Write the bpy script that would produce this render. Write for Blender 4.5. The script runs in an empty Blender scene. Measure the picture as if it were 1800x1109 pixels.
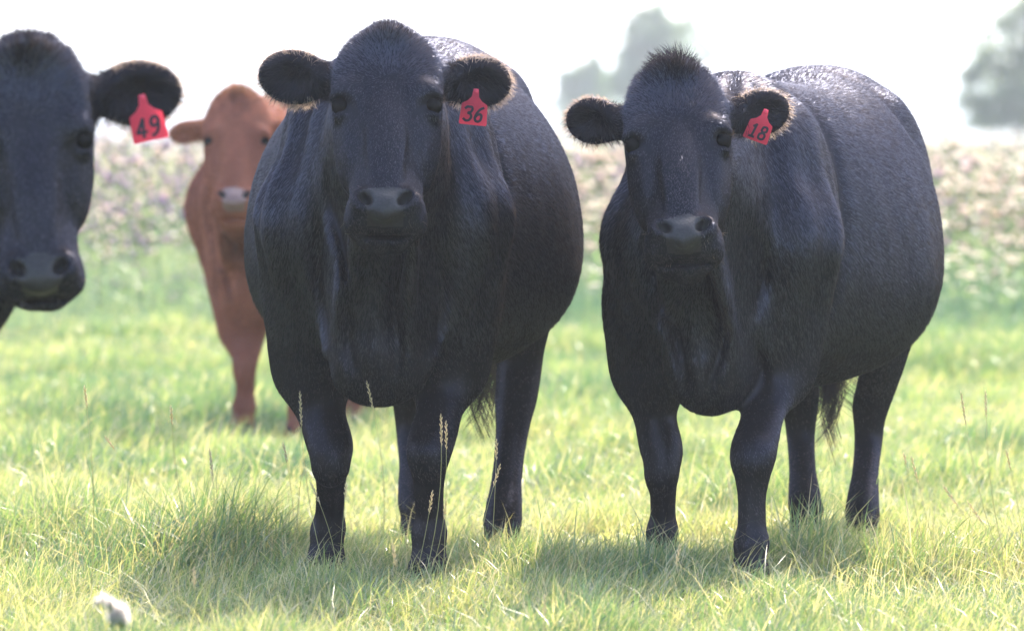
import bpy, bmesh, math, random, time
import numpy as np
from mathutils import Vector, Matrix
R = math.radians
random.seed(7)
rng = np.random.default_rng(7)
scene = bpy.context.scene
C = scene.collection

# ------------------------------------------------------------------ camera
CAM_Z = 1.2
FPX = 10560.0            # focal length in pixels of the 1800 px wide photograph
HORIZON = 230.0
cam_d = bpy.data.cameras.new('camera')
cam = bpy.data.objects.new('camera', cam_d)
C.objects.link(cam)
scene.camera = cam
cam_d.sensor_width = 36.0
cam_d.lens = FPX / 1800 * 36.0
cam_d.clip_start = 0.5
cam_d.clip_end = 20000
cam.location = (0, 0, CAM_Z)
cam.rotation_euler = (R(90) - math.atan((554.5 - HORIZON) / FPX), 0, 0)
cam_d.dof.use_dof = True
cam_d.dof.focus_distance = 15.7
cam_d.dof.aperture_fstop = 4.6

# ------------------------------------------------------------------ light
SUN_EL, SUN_AZ = R(46), R(18)      # azimuth from +Y towards +X: behind the cattle, a little to the right
world = bpy.data.worlds.new('World')
scene.world = world
world.use_nodes = True
wn = world.node_tree.nodes
wl = world.node_tree.links
sky = wn.new('ShaderNodeTexSky')
sky.sky_type = 'NISHITA'
sky.sun_disc = False
sky.sun_elevation = SUN_EL
sky.sun_rotation = SUN_AZ
sky.air_density = 1.0
sky.dust_density = 2.0
sky.ozone_density = 1.0
bg = wn['Background']
bg.inputs['Strength'].default_value = 0.15
wl.new(sky.outputs[0], bg.inputs['Color'])
sun_d = bpy.data.lights.new('sun', 'SUN')
sun_d.energy = 2.4
sun_d.angle = R(0.5)
sun_d.color = (1.0, 0.90, 0.74)
sun = bpy.data.objects.new('sun', sun_d)
C.objects.link(sun)
sdir = Vector((math.sin(SUN_AZ) * math.cos(SUN_EL), math.cos(SUN_AZ) * math.cos(SUN_EL), math.sin(SUN_EL)))
sun.rotation_euler = sdir.to_track_quat('Z', 'Y').to_euler()
sun.location = (5, 40, 30)

scene.view_settings.view_transform = 'Standard'
scene.view_settings.look = 'None'
scene.view_settings.gamma = 1.0
scene.view_settings.exposure = 2.55
scene.cycles.use_denoising = True
scene.cycles.max_bounces = 8
scene.cycles.transparent_max_bounces = 8
scene.cycles.volume_bounces = 0
scene.cycles.caustics_reflective = False
scene.cycles.caustics_refractive = False
HAZE = 0.0007

# ------------------------------------------------------------------ helpers
def at(px, py, D):
    """world point seen at photograph pixel (px, py) at distance D"""
    return Vector(((px - 900) / FPX * D, D, CAM_Z + (HORIZON - py) / FPX * D))

def ground_at(px, py):
    D = CAM_Z * FPX / (py - HORIZON)
    return Vector(((px - 900) / FPX * D, D, 0))

def tag(o, label=None, cat=None, group=None, kind=None):
    if label: o['label'] = label
    if cat: o['category'] = cat
    if group: o['group'] = group
    if kind: o['kind'] = kind
    return o

def mesh_np(name, V, F, mats=(), parent=None, smooth=True, attrs=None, matidx=None):
    """V (n,3); F list of arrays (m,k) with k = 3 or 4"""
    me = bpy.data.meshes.new(name)
    V = np.asarray(V, dtype=np.float32)
    Fs = [np.asarray(f, dtype=np.int32) for f in (F if isinstance(F, (list, tuple)) else [F]) if len(f)]
    nl = sum(f.size for f in Fs)
    npoly = sum(len(f) for f in Fs)
    me.vertices.add(len(V))
    me.vertices.foreach_set('co', V.ravel())
    me.loops.add(nl)
    me.loops.foreach_set('vertex_index', np.concatenate([f.ravel() for f in Fs]))
    me.polygons.add(npoly)
    tot = np.concatenate([np.full(len(f), f.shape[1], np.int32) for f in Fs])
    st = np.concatenate([[0], np.cumsum(tot)[:-1]]).astype(np.int32)
    me.polygons.foreach_set('loop_start', st)
    me.polygons.foreach_set('loop_total', tot)
    me.polygons.foreach_set('use_smooth', np.full(npoly, smooth))
    if matidx is not None:
        me.polygons.foreach_set('material_index', np.asarray(matidx, np.int32))
    if attrs:
        for k, a in attrs.items():
            a = np.asarray(a, np.float32)
            if a.ndim == 1:
                at_ = me.attributes.new(k, 'FLOAT', 'POINT')
                at_.data.foreach_set('value', a)
            else:
                at_ = me.attributes.new(k, 'FLOAT_VECTOR', 'POINT')
                at_.data.foreach_set('vector', a.ravel())
    me.update(calc_edges=True)
    for m in (mats if isinstance(mats, (list, tuple)) else [mats]):
        me.materials.append(m)
    o = bpy.data.objects.new(name, me)
    C.objects.link(o)
    if parent: o.parent = parent
    return o

def empty(name, loc, rz=0.0):
    o = bpy.data.objects.new(name, None)
    o.empty_display_size = 0.2
    C.objects.link(o)
    o.location = loc
    o.rotation_euler = (0, 0, rz)
    return o

def vnoise(P, seed=0, f=1.0):
    """cheap smooth pseudo noise in about -1..1 at points P (n,d)"""
    r = np.random.default_rng(seed)
    d = P.shape[1]
    s = np.zeros(len(P))
    for k in range(6):
        w = r.normal(size=d) * f * (0.7 + 0.25 * k)
        s += np.sin(P @ w + r.uniform(0, 6.28)) * (1.0 - 0.1 * k)
    return s / 3.2

def norm(a):
    return a / np.maximum(np.linalg.norm(a, axis=-1, keepdims=True), 1e-9)

# ------------------------------------------------------------------ materials
def new_mat(name):
    m = bpy.data.materials.new(name)
    m.use_nodes = True
    nt = m.node_tree
    nt.nodes.clear()
    out = nt.nodes.new('ShaderNodeOutputMaterial')
    return m, nt, out

def N(nt, typ, **kw):
    n = nt.nodes.new(typ)
    for k, v in kw.items():
        if k in n.inputs: n.inputs[k].default_value = v
        else: setattr(n, k, v)
    return n

def ramp(nt, fac, stops):
    r = nt.nodes.new('ShaderNodeValToRGB')
    while len(r.color_ramp.elements) < len(stops): r.color_ramp.elements.new(0.5)
    for e, (p, c) in zip(r.color_ramp.elements, stops):
        e.position = p; e.color = (*c, 1)
    nt.links.new(fac, r.inputs['Fac'])
    return r.outputs['Color']

def leaf_mat(name, stops, attr='tint', transl=0.5, gloss=0.06, tcol=(1.0, 1.0, 0.55), tgain=1.6, rough=0.35):
    m, nt, out = new_mat(name)
    a = N(nt, 'ShaderNodeAttribute', attribute_name=attr)
    col = ramp(nt, a.outputs['Fac'], stops)
    d = N(nt, 'ShaderNodeBsdfDiffuse'); nt.links.new(col, d.inputs['Color'])
    t = N(nt, 'ShaderNodeBsdfTranslucent')
    mx = N(nt, 'ShaderNodeMix', data_type='RGBA', blend_type='MULTIPLY'); mx.inputs[0].default_value = 1
    nt.links.new(col, mx.inputs[6]); mx.inputs[7].default_value = (tcol[0]*tgain, tcol[1]*tgain, tcol[2]*tgain, 1)
    nt.links.new(mx.outputs[2], t.inputs['Color'])
    s1 = N(nt, 'ShaderNodeMixShader', Fac=transl)
    nt.links.new(d.outputs[0], s1.inputs[1]); nt.links.new(t.outputs[0], s1.inputs[2])
    g = N(nt, 'ShaderNodeBsdfGlossy', Roughness=rough)
    s2 = N(nt, 'ShaderNodeMixShader', Fac=gloss)
    nt.links.new(s1.outputs[0], s2.inputs[1]); nt.links.new(g.outputs[0], s2.inputs[2])
    nt.links.new(s2.outputs[0], out.inputs['Surface'])
    return m

def skin_mat(name, base, base2, rough=0.5, gloss=0.06, bump=0.3, gcol=(0.30, 0.28, 0.34)):
    """short coat over the skin: fine streaks along the body in the bump and the colour"""
    m, nt, out = new_mat(name)
    d = N(nt, 'ShaderNodeBsdfDiffuse', Roughness=1.0)
    g = N(nt, 'ShaderNodeBsdfGlossy', Roughness=rough); g.inputs['Color'].default_value = (*gcol, 1)
    tc = N(nt, 'ShaderNodeTexCoord')
    mp = N(nt, 'ShaderNodeMapping'); mp.inputs['Scale'].default_value = (1, .8, 0.16)
    nt.links.new(tc.outputs['Object'], mp.inputs['Vector'])
    n1 = N(nt, 'ShaderNodeTexNoise', Scale=110.0, Detail=3.0)
    nt.links.new(mp.outputs[0], n1.inputs['Vector'])
    n2 = N(nt, 'ShaderNodeTexNoise', Scale=11.0, Detail=4.0)
    nt.links.new(mp.outputs[0], n2.inputs['Vector'])
    c1 = ramp(nt, n2.outputs['Fac'], [(0.3, base), (0.7, base2)])
    nt.links.new(c1, d.inputs['Color'])
    b1 = N(nt, 'ShaderNodeBump', Strength=bump, Distance=0.002)
    nt.links.new(n1.outputs['Fac'], b1.inputs['Height'])
    b2 = N(nt, 'ShaderNodeBump', Strength=0.35, Distance=0.02)
    nt.links.new(n2.outputs['Fac'], b2.inputs['Height']); nt.links.new(b1.outputs[0], b2.inputs['Normal'])
    nt.links.new(b2.outputs[0], d.inputs['Normal']); nt.links.new(b2.outputs[0], g.inputs['Normal'])
    lw = N(nt, 'ShaderNodeLayerWeight', Blend=0.35)
    mr = N(nt, 'ShaderNodeMapRange'); mr.inputs['From Min'].default_value = .15; mr.inputs['From Max'].default_value = .95
    mr.inputs['To Min'].default_value = gloss; mr.inputs['To Max'].default_value = gloss * 1.2
    nt.links.new(lw.outputs['Facing'], mr.inputs['Value'])
    s = N(nt, 'ShaderNodeMixShader'); nt.links.new(mr.outputs[0], s.inputs[0])
    nt.links.new(d.outputs[0], s.inputs[1]); nt.links.new(g.outputs[0], s.inputs[2])
    nt.links.new(s.outputs[0], out.inputs['Surface'])
    return m

def hair_mat(name, root, tip, transl=0.3, gloss=0.25, tr=(0.9, 0.7, 0.5), rough=0.36):
    m, nt, out = new_mat(name)
    a = N(nt, 'ShaderNodeAttribute', attribute_name='along')
    v = N(nt, 'ShaderNodeAttribute', attribute_name='tint')
    col = ramp(nt, a.outputs['Fac'], [(0.0, root), (1.0, tip)])
    hs = N(nt, 'ShaderNodeHueSaturation')
    mr = N(nt, 'ShaderNodeMapRange'); mr.inputs['To Min'].default_value = 0.25; mr.inputs['To Max'].default_value = 2.6
    nt.links.new(v.outputs['Fac'], mr.inputs['Value']); nt.links.new(mr.outputs[0], hs.inputs['Value'])
    nt.links.new(col, hs.inputs['Color'])
    d = N(nt, 'ShaderNodeBsdfDiffuse'); nt.links.new(hs.outputs[0], d.inputs['Color'])
    t = N(nt, 'ShaderNodeBsdfTranslucent'); t.inputs['Color'].default_value = (*tr, 1)
    s1 = N(nt, 'ShaderNodeMixShader', Fac=transl)
    nt.links.new(d.outputs[0], s1.inputs[1]); nt.links.new(t.outputs[0], s1.inputs[2])
    g = N(nt, 'ShaderNodeBsdfGlossy', Roughness=rough); g.inputs['Color'].default_value = (0.33, 0.35, 0.48, 1)
    s2 = N(nt, 'ShaderNodeMixShader', Fac=gloss)
    nt.links.new(s1.outputs[0], s2.inputs[1]); nt.links.new(g.outputs[0], s2.inputs[2])
    nt.links.new(s2.outputs[0], out.inputs['Surface'])
    return m

def simple_mat(name, col, rough=0.5, spec=0.5, noise=0.0, nscale=60.0, transl=0.0):
    m, nt, out = new_mat(name)
    p = N(nt, 'ShaderNodeBsdfPrincipled')
    p.inputs['Roughness'].default_value = rough
    p.inputs['Specular IOR Level'].default_value = spec
    tc = N(nt, 'ShaderNodeTexCoord')
    n1 = N(nt, 'ShaderNodeTexNoise', Scale=nscale, Detail=4.0)
    nt.links.new(tc.outputs['Object'], n1.inputs['Vector'])
    k = 1 - noise
    nt.links.new(ramp(nt, n1.outputs['Fac'], [(0.3, tuple(c*k for c in col)), (0.7, col)]), p.inputs['Base Color'])
    if noise:
        b = N(nt, 'ShaderNodeBump', Strength=0.35, Distance=0.003)
        nt.links.new(n1.outputs['Fac'], b.inputs['Height']); nt.links.new(b.outputs[0], p.inputs['Normal'])
    if transl:
        t = N(nt, 'ShaderNodeBsdfTranslucent'); t.inputs['Color'].default_value = (*col, 1)
        s = N(nt, 'ShaderNodeMixShader', Fac=transl)
        nt.links.new(p.outputs[0], s.inputs[1]); nt.links.new(t.outputs[0], s.inputs[2])
        nt.links.new(s.outputs[0], out.inputs['Surface'])
    else:
        nt.links.new(p.outputs[0], out.inputs['Surface'])
    return m
# ------------------------------------------------------------------ land
def ground_z(x, y):
    z = 0.022 * np.sin(x * 1.3 + 0.5) * np.sin(y * 0.9) + 0.018 * np.sin(x * 2.9 + y * 1.7)
    z = z + 0.05 * np.sin(y * 0.35 + 1.0) * np.clip((y - 19) / 8, 0, 1) * np.clip((60 - y) / 20, 0, 1)
    return z

m_ground, nt, out = new_mat('ground')
p = N(nt, 'ShaderNodeBsdfPrincipled'); p.inputs['Roughness'].default_value = 0.95; p.inputs['Specular IOR Level'].default_value = 0.1
tc = N(nt, 'ShaderNodeTexCoord')
n1 = N(nt, 'ShaderNodeTexNoise', Scale=1.3, Detail=8.0, Roughness=0.7); nt.links.new(tc.outputs['Object'], n1.inputs['Vector'])
nt.links.new(ramp(nt, n1.outputs['Fac'], [(0.3, (0.035, 0.05, 0.018)), (0.55, (0.07, 0.10, 0.03)), (0.75, (0.12, 0.12, 0.05))]), p.inputs['Base Color'])
n2 = N(nt, 'ShaderNodeTexNoise', Scale=40.0, Detail=5.0); nt.links.new(tc.outputs['Object'], n2.inputs['Vector'])
b = N(nt, 'ShaderNodeBump', Strength=0.6, Distance=0.03); nt.links.new(n2.outputs['Fac'], b.inputs['Height']); nt.links.new(b.outputs[0], p.inputs['Normal'])
nt.links.new(p.outputs[0], out.inputs['Surface'])

def axis(lo, hi, n_in, far, n_out):
    a = np.linspace(lo, hi, n_in)
    g = np.geomspace(1, far, n_out)
    return a, g
ax, g = axis(-12, 12, 121, 3000, 26)
xs = np.concatenate([-12 - g[::-1], ax, 12 + g])
ay, g = axis(-6, 60, 265, 4000, 30)
ys = np.concatenate([-6 - np.geomspace(1, 120, 8)[::-1], ay, 60 + g])
XX, YY = np.meshgrid(xs, ys)
ZZ = ground_z(XX, YY)
ZZ = np.where((np.abs(XX) > 12.5) | (YY > 80) | (YY < -6.5), 0, ZZ)
nx, ny = len(xs), len(ys)
idx = np.arange(nx * ny).reshape(ny, nx)
F = np.stack([idx[:-1, :-1], idx[:-1, 1:], idx[1:, 1:], idx[1:, :-1]], -1).reshape(-1, 4)
tag(mesh_np('ground', np.stack([XX, YY, ZZ], -1).reshape(-1, 3), F, m_ground), kind='structure')

# far wooded hills
m_hill = simple_mat('far_wood', (0.06, 0.10, 0.05), 0.9, 0.1, 0.4, 0.02)
def hill(name, D, x0, x1, prof, depth=500, n=160):
    u = np.linspace(0, 1, n)
    x = x0 + (x1 - x0) * u
    h = np.interp(u, np.linspace(0, 1, len(prof)), prof) + 2.2 * np.sin(u * 61) + 1.6 * np.sin(u * 143 + 1) + 1.0 * np.sin(u * 307)
    h = np.maximum(h, 0.5) * np.sin(np.pi * np.clip(u * 12, 0, 1) / 2) * np.sin(np.pi * np.clip((1 - u) * 12, 0, 1) / 2)
    rows = []
    for k, (dy, s) in enumerate([(0, -0.02), (4, 0.35), (20, 0.75), (depth * .3, 1.0), (depth * .6, .9), (depth, -0.02)]):
        rows.append(np.stack([x, np.full(n, D + dy) + 12 * np.sin(u * 23 + k), h * s], -1))
    V = np.concatenate(rows)
    idx = np.arange(6 * n).reshape(6, n)
    F = np.stack([idx[:-1, :-1], idx[:-1, 1:], idx[1:, 1:], idx[1:, :-1]], -1).reshape(-1, 4)
    tag(mesh_np(name, V, F, m_hill), kind='structure')
hill('hills', 1500, -900, 900, [8, 14, 20, 26, 22, 24, 17, 14, 16, 19, 15, 18, 22, 16, 10], 500)

# ------------------------------------------------------------------ grass
def blades(x, y, h, w, lean_dir, lean, face, seg=3, z0=None, twist=0.0):
    """returns V, faces (list of quads, tris), number of verts per blade; bending ribbon blades"""
    n = len(x)
    z0 = ground_z(x, y) - 0.01 if z0 is None else z0
    cols = []
    dx, dy = np.cos(lean_dir), np.sin(lean_dir)
    fx, fy = np.cos(face), np.sin(face)
    for k in range(seg):
        t = k / seg
        off = lean * h * t ** 2
        zz = z0 + h * t * (1 - 0.35 * lean * t)
        ww = w * (1 - t) ** 0.6 * 0.5
        cx, cy = x + dx * off, y + dy * off
        cols.append(np.stack([cx - fx * ww, cy - fy * ww, zz], -1))
        cols.append(np.stack([cx + fx * ww, cy + fy * ww, zz], -1))
    off = lean * h
    cols.append(np.stack([x + dx * off, y + dy * off, z0 + h * (1 - 0.35 * lean)], -1))
    V = np.stack(cols, 1)               # n, 2seg+1, 3
    nv = 2 * seg + 1
    base = (np.arange(n) * nv)[:, None]
    Q = np.concatenate([base + np.array([[2*k, 2*k+1, 2*k+3, 2*k+2]]) for k in range(seg - 1)], 0) if seg > 1 else np.zeros((0, 4), int)
    T = base + np.array([[2*seg-2, 2*seg-1, 2*seg]])
    return V.reshape(-1, 3), [Q, T], nv

m_grass = leaf_mat('grass', [(0.0, (0.045, 0.10, 0.06)), (0.3, (0.105, 0.17, 0.08)), (0.6, (0.20, 0.24, 0.10)), (0.85, (0.30, 0.28, 0.17)), (1.0, (0.44, 0.38, 0.29))], transl=0.5, gloss=0.06, tcol=(1.0, .97, .5), tgain=1.7)

# tussocks: (pixel x, pixel y of the base, radius m, height m)
TUFTS = [(300, 985, .30, .19), (120, 960, .22, .13), (430, 985, .16, .12), (1560, 1020, .17, .15), (1700, 1015, .12, .10), (1000, 860, .22, .12), (1350, 900, .2, .14),
         (1250, 900, .2, .11), (1740, 800, .30, .12), (60, 830, .3, .13), (260, 800, .3, .11), (1060, 930, .15, .1), (1420, 1000, .13, .13), (980, 690, .4, .14), (1700, 640, .6, .16),
         (120, 740, .35, .1), (800, 780, .25, .1), (1120, 760, .3, .12), (1640, 860, .18, .12), (1170, 1040, .1, .1), (640, 1080, .12, .09), (1380, 1090, .12, .09)]
TR = [(rng.uniform(-1, 1) * y_ * .095, y_, rng.uniform(.08, .24), rng.uniform(.025, .085)) for y_ in rng.uniform(12.8, 36, 240)]
TR += [(c_.x, c_.y - .04, .09, .008) for c_ in [ground_at(*p_) for p_ in [(570, 1012), (752, 1026), (1158, 1008), (1318, 1034), (1420, 962), (1515, 955), (882, 1000)]]]
def tuft_field(x, y):
    s = np.zeros_like(x)
    for px, py, r, h in TUFTS:
        c = ground_at(px, py)
        s = s + h * np.exp(-((x - c.x) ** 2 / (r * r) + (y - c.y) ** 2 / (r * r * 2.2)))
    for cx, cy, r, h in TR:
        m = (np.abs(x - cx) < 2.5 * r) & (np.abs(y - cy) < 3.5 * r)
        s[m] += h * np.exp(-((x[m] - cx) ** 2 / (r * r) + (y[m] - cy) ** 2 / (r * r * 1.8)))
    return s

def scatter(y0, y1, dens, wide=1.15, pad=0.5):
    A = 0.5 * (y0 + y1) * 0.1705 * wide + 2 * pad
    n = int(dens * A * (y1 - y0))
    y = rng.uniform(y0, y1, n)
    x = (rng.uniform(-1, 1, n)) * (y * 0.0853 * wide + pad)
    return x, y

parts, tints = [], []
for (y0, y1, dens, hs, w) in [(12.6, 16.0, 7600, 1.0, .0042), (16.0, 20.0, 4600, 1.0, .0048), (20, 26, 2400, 1.08, .0062), (26, 38, 1300, 1.2, .009)]:
    x, y = scatter(y0, y1, dens)
    P2 = np.stack([x, y], -1)
    cl = vnoise(P2, 3, 2.2) * .5 + vnoise(P2, 4, 6.0) * .35
    tf = tuft_field(x, y)
    keep = rng.uniform(0, 1, len(x)) < np.clip(0.62 + 0.35 * cl + 4 * tf, 0.25, 1)
    x, y, cl, tf = x[keep], y[keep], cl[keep], tf[keep]
    n = len(x)
    h = (rng.uniform(0.028, 0.072, n) * (1 + 0.5 * cl) + tf * rng.uniform(.55, 1.15, n)) * hs
    h = np.where(rng.uniform(0, 1, n) < .03, h * 1.7, h)
    lean = np.clip(rng.gamma(2.2, 0.3, n), 0.05, 1.6)
    ld = rng.uniform(0, 2 * np.pi, n) + 0
    ld = np.where(rng.uniform(0, 1, n) < .45, rng.normal(0.1, 0.7, n), ld)
    V, Fq, nv = blades(x, y, h, w * rng.uniform(.6, 1.4, n), ld, lean, rng.uniform(0, np.pi, n) * 1.0)
    colr = vnoise(P2[keep], 9, 1.4)
    colr = colr + .6 * vnoise(P2[keep], 10, 4.5)
    t = 0.43 + 0.26 * colr + rng.normal(0, .17, n) - 1.5 * tf
    t = np.where(rng.uniform(0, 1, n) < (.24 if y0 < 17 else .12), rng.uniform(.82, 1.0, n), t)
    parts.append((V, Fq)); tints.append(np.repeat(np.clip(t, 0, 1), nv))
# thin dry stems standing and lying among the green
def dry():
    x, y = scatter(12.8, 24, 230)
    n = len(x)
    V, Fq, nv = blades(x, y, rng.uniform(.09, .22, n), np.full(n, .0028), rng.uniform(0, 6.28, n), rng.uniform(.3, 1.9, n), rng.uniform(0, 3.14, n))
    parts.append((V, Fq)); tints.append(np.repeat(rng.uniform(.75, 1.0, n), nv))
dry()
def merge(parts):
    Vs, Qs, Ts, o = [], [], [], 0
    for V, Fq in parts:
        Vs.append(V)
        for f in Fq:
            if len(f): (Qs if f.shape[1] == 4 else Ts).append(f + o)
        o += len(V)
    F = []
    if Qs: F.append(np.concatenate(Qs))
    if Ts: F.append(np.concatenate(Ts))
    return np.concatenate(Vs), F
V, F = merge(parts)
tag(mesh_np('pasture_grass', V, F, m_grass, attrs={'tint': np.concatenate(tints)}),
    'short green and yellow pasture grass with darker tussocks under the cattle', 'grass', kind='stuff')

# tall uncut grass of the meadow behind
m_tall = leaf_mat('tall_grass', [(0.0, (0.07, 0.13, 0.085)), (0.4, (0.15, 0.20, 0.125)), (0.7, (0.27, 0.29, 0.17)), (1.0, (0.55, 0.46, 0.36))], transl=0.5, gloss=0.04, tcol=(1, 1, .7), tgain=1.5)
parts, tints = [], []
for (y0, y1, dens, w) in [(34.8, 44, 230, .011), (44, 62, 130, .016), (62, 110, 40, .03), (110, 230, 7, .07)]:
    x, y = scatter(y0, y1, dens, 1.15, 1.5)
    n = len(x)
    rise = np.clip((y - 34.3 + .5 * vnoise(np.stack([x], -1), 8, 1.5)) / 3.5, 0.3, 1)
    h = np.where(y > 44, rng.uniform(.35, .8, n), rng.uniform(.2, .55, n)) * rise * (1 + .18 * vnoise(np.stack([x, y], -1), 6, .8))
    V, Fq, nv = blades(x, y, h, w * rng.uniform(.6, 1.3, n), rng.uniform(0, 6.28, n), rng.uniform(.1, .6, n), rng.uniform(-.6, .6, n), seg=2)
    parts.append((V, Fq))
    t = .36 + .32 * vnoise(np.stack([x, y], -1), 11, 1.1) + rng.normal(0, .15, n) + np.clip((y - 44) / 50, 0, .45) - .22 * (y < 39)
    tints.append(np.repeat(np.clip(t, 0, 1), nv))
V, F = merge(parts)
tag(mesh_np('meadow_grass', V, F, m_tall, attrs={'tint': np.concatenate(tints)}),
    'tall pale green uncut grass of the meadow behind the cattle', 'tall grass', kind='stuff')

# ------------------------------------------------------------------ wild flowers
def ico(r, c, sz=1.0, jit=0.0):
    bm = bmesh.new(); bmesh.ops.create_icosphere(bm, subdivisions=1, radius=1)
    V = np.array([v.co for v in bm.verts]) * r * (1 + jit * rng.uniform(-1, 1, (len(bm.verts), 1)))
    V[:, 2] *= sz
    F = np.array([[v.index for v in f.verts] for f in bm.faces]); bm.free()
    return V + np.array(c), F

def ribbon(p0, p1, w0, w1, n=4, bend=0.0, side=None):
    p0, p1 = np.array(p0, float), np.array(p1, float)
    d = p1 - p0
    s = np.cross(d, [0.1, 0.05, 1.0]) if side is None else np.array(side, float)
    s = s / (np.linalg.norm(s) + 1e-9)
    V = []
    for k in range(n + 1):
        t = k / n
        c = p0 + d * t + np.array([0, 0, -bend * t * t])
        w = (w0 * (1 - t) + w1 * t) * .5
        V += [c - s * w, c + s * w]
    F = np.array([[2*k, 2*k+1, 2*k+3, 2*k+2] for k in range(n)])
    return np.array(V), F

def stem_tube(pts, r0, r1, k=4):
    pts = np.array(pts, float); V = []
    n = len(pts)
    for i, q in enumerate(pts):
        r = r0 + (r1 - r0) * i / (n - 1)
        for j in range(k):
            a = 2 * np.pi * j / k
            V.append(q + np.array([np.cos(a) * r, np.sin(a) * r, 0]))
    F = [[i*k+j, i*k+(j+1) % k, (i+1)*k+(j+1) % k, (i+1)*k+j] for i in range(n-1) for j in range(k)]
    return np.array(V), np.array(F)

def cat_parts(lst):
    """lst of (V, F, tint) -> V, [Q], [T], tint"""
    Vs, Q, T, ti, o = [], [], [], [], 0
    for V, F, t in lst:
        Vs.append(V); ti.append(np.full(len(V), t))
        (Q if F.shape[1] == 4 else T).append(F + o); o += len(V)
    return np.concatenate(Vs), (np.concatenate(Q) if Q else np.zeros((0, 4), int)), (np.concatenate(T) if T else np.zeros((0, 3), int)), np.concatenate(ti)

def thistle_parts(kind):
    h = rng.uniform(.75, 1.12)
    green, heads = [], []
    top = np.array([rng.normal(0, .05), rng.normal(0, .05), h])
    pts = [top * t + np.array([.02 * math.sin(3 * t), 0, 0]) for t in np.linspace(0, 1, 5)]
    V, F = stem_tube(pts, .006, .003); green.append((V, F, rng.uniform(.1, .3)))
    for k in range(rng.integers(8, 12)):
        t = rng.uniform(.1, .85); a = rng.uniform(0, 6.28); L = .2 * (1.1 - t) + .05
        p0 = top * t; p1 = p0 + np.array([math.cos(a) * L, math.sin(a) * L, L * .5])
        V, F = ribbon(p0, p1, .028, .004, 3, .04); green.append((V, F, rng.uniform(0, .4)))
    for k in range(rng.integers(4, 9)):
        t = rng.uniform(.5, 1.0); a = rng.uniform(0, 6.28); L = rng.uniform(.05, .16)
        p0 = top * t; p1 = p0 + np.array([math.cos(a) * L, math.sin(a) * L, L * .9])
        V, F = stem_tube([p0, (p0 + p1) / 2 + np.array([0, 0, -.01]), p1], .003, .002, 3); green.append((V, F, .2))
        r = rng.uniform(.015, .025) * (1.15 if kind == 'down' else 1)
        V, F = ico(r * .8, p1, 1.1, .1); green.append((V, F, .15))
        tint = rng.uniform(.0, .35) if kind == 'purple' else rng.uniform(.35, 1)
        V, F = ico(r, p1 + np.array([0, 0, r * .9]), .9, .3); heads.append((V, F, tint))
    return green, heads

def umbel_parts():
    h = rng.uniform(.45, .8)
    green, heads = [], []
    top = np.array([rng.normal(0, .03), rng.normal(0, .03), h])
    V, F = stem_tube([top * t for t in np.linspace(0, 1, 4)], .004, .0025); green.append((V, F, .3))
    for k in range(7):
        t = rng.uniform(.05, .7); a = rng.uniform(0, 6.28); L = .12
        V, F = ribbon(top * t, top * t + np.array([math.cos(a) * L, math.sin(a) * L, .05]), .02, .003, 2, .02); green.append((V, F, rng.uniform(.1, .5)))
    for hd in range(rng.integers(1, 4)):
        c = top + (np.array([0, 0, 0]) if hd == 0 else np.array([rng.uniform(-.09, .09), rng.uniform(-.05, .05), rng.uniform(-.12, -.03)]))
        if hd: V, F = stem_tube([top * .75, c], .003, .002, 3); green.append((V, F, .3))
        R_ = rng.uniform(.035, .055)
        for k in range(14):
            a = k * 2.4; rr = R_ * math.sqrt((k + .5) / 14)
            V, F = ico(.014, c + np.array([math.cos(a) * rr, math.sin(a) * rr, .012 * (1 - (rr / R_) ** 2)]), .5, .2); heads.append((V, F, rng.uniform(.85, 1)))
    return green, heads

m_weed = leaf_mat('weed_green', [(0.0, (0.13, 0.20, 0.12)), (0.5, (0.22, 0.27, 0.16)), (1.0, (0.42, 0.40, 0.27))], transl=0.65)
m_petal = leaf_mat('petals', [(0.0, (0.40, 0.27, 0.46)), (0.4, (0.56, 0.42, 0.50)), (0.7, (0.80, 0.64, 0.54)), (1.0, (0.90, 0.84, 0.76))], transl=0.72, tcol=(1, .97, .92), tgain=1.08, gloss=.02)

def flower_proto(name, fn, *a):
    g, hd = fn(*a)
    step = 14 if name.startswith('white') else 1
    root = empty(name, (0, -500, -50))
    V, Q, T, ti = cat_parts(g)
    mesh_np('foliage', V, [Q, T], m_weed, root, attrs={'tint': ti})
    for i in range(0, len(hd), step):
        V, Q, T, ti = cat_parts(hd[i:i + step])
        mesh_np('flower_head', V, [Q, T], m_petal, root, attrs={'tint': ti})
    return root

def copy_tree(o, loc, rz, sc):
    c = o.copy(); C.objects.link(c)
    c.location = loc; c.rotation_euler = (0, 0, rz); c.scale = (sc, sc, sc)
    for ch in list(o.children):
        d = ch.copy(); C.objects.link(d); d.parent = c
    return c

def drop(o):
    for ch in list(o.children): bpy.data.objects.remove(ch)
    bpy.data.objects.remove(o)

protos = {'purple': [flower_proto('purple_thistle', thistle_parts, 'purple') for _ in range(4)],
          'down': [flower_proto('seeding_thistle', thistle_parts, 'down') for _ in range(4)],
          'umbel': [flower_proto('white_umbel_flower', umbel_parts) for _ in range(4)]}
KIND = {'purple': ('purple flowered thistle standing in the tall meadow grass', 'thistle', 'purple thistles in the meadow'),
        'down': ('thistle gone to pale fluffy seed in the tall meadow grass', 'thistle', 'seeding thistles in the meadow'),
        'umbel': ('wildflower with flat white flower heads in the meadow edge', 'wildflower', 'white umbel flowers in the meadow')}
def plant(kind, x, y, sc):
    o = copy_tree(protos[kind][rng.integers(0, 4)], (x, y, float(ground_z(x, y)) - .01 if abs(x) < 12 and y < 80 else -.01), rng.uniform(0, 6.28), sc)
    tag(o, *KIND[kind])
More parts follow.
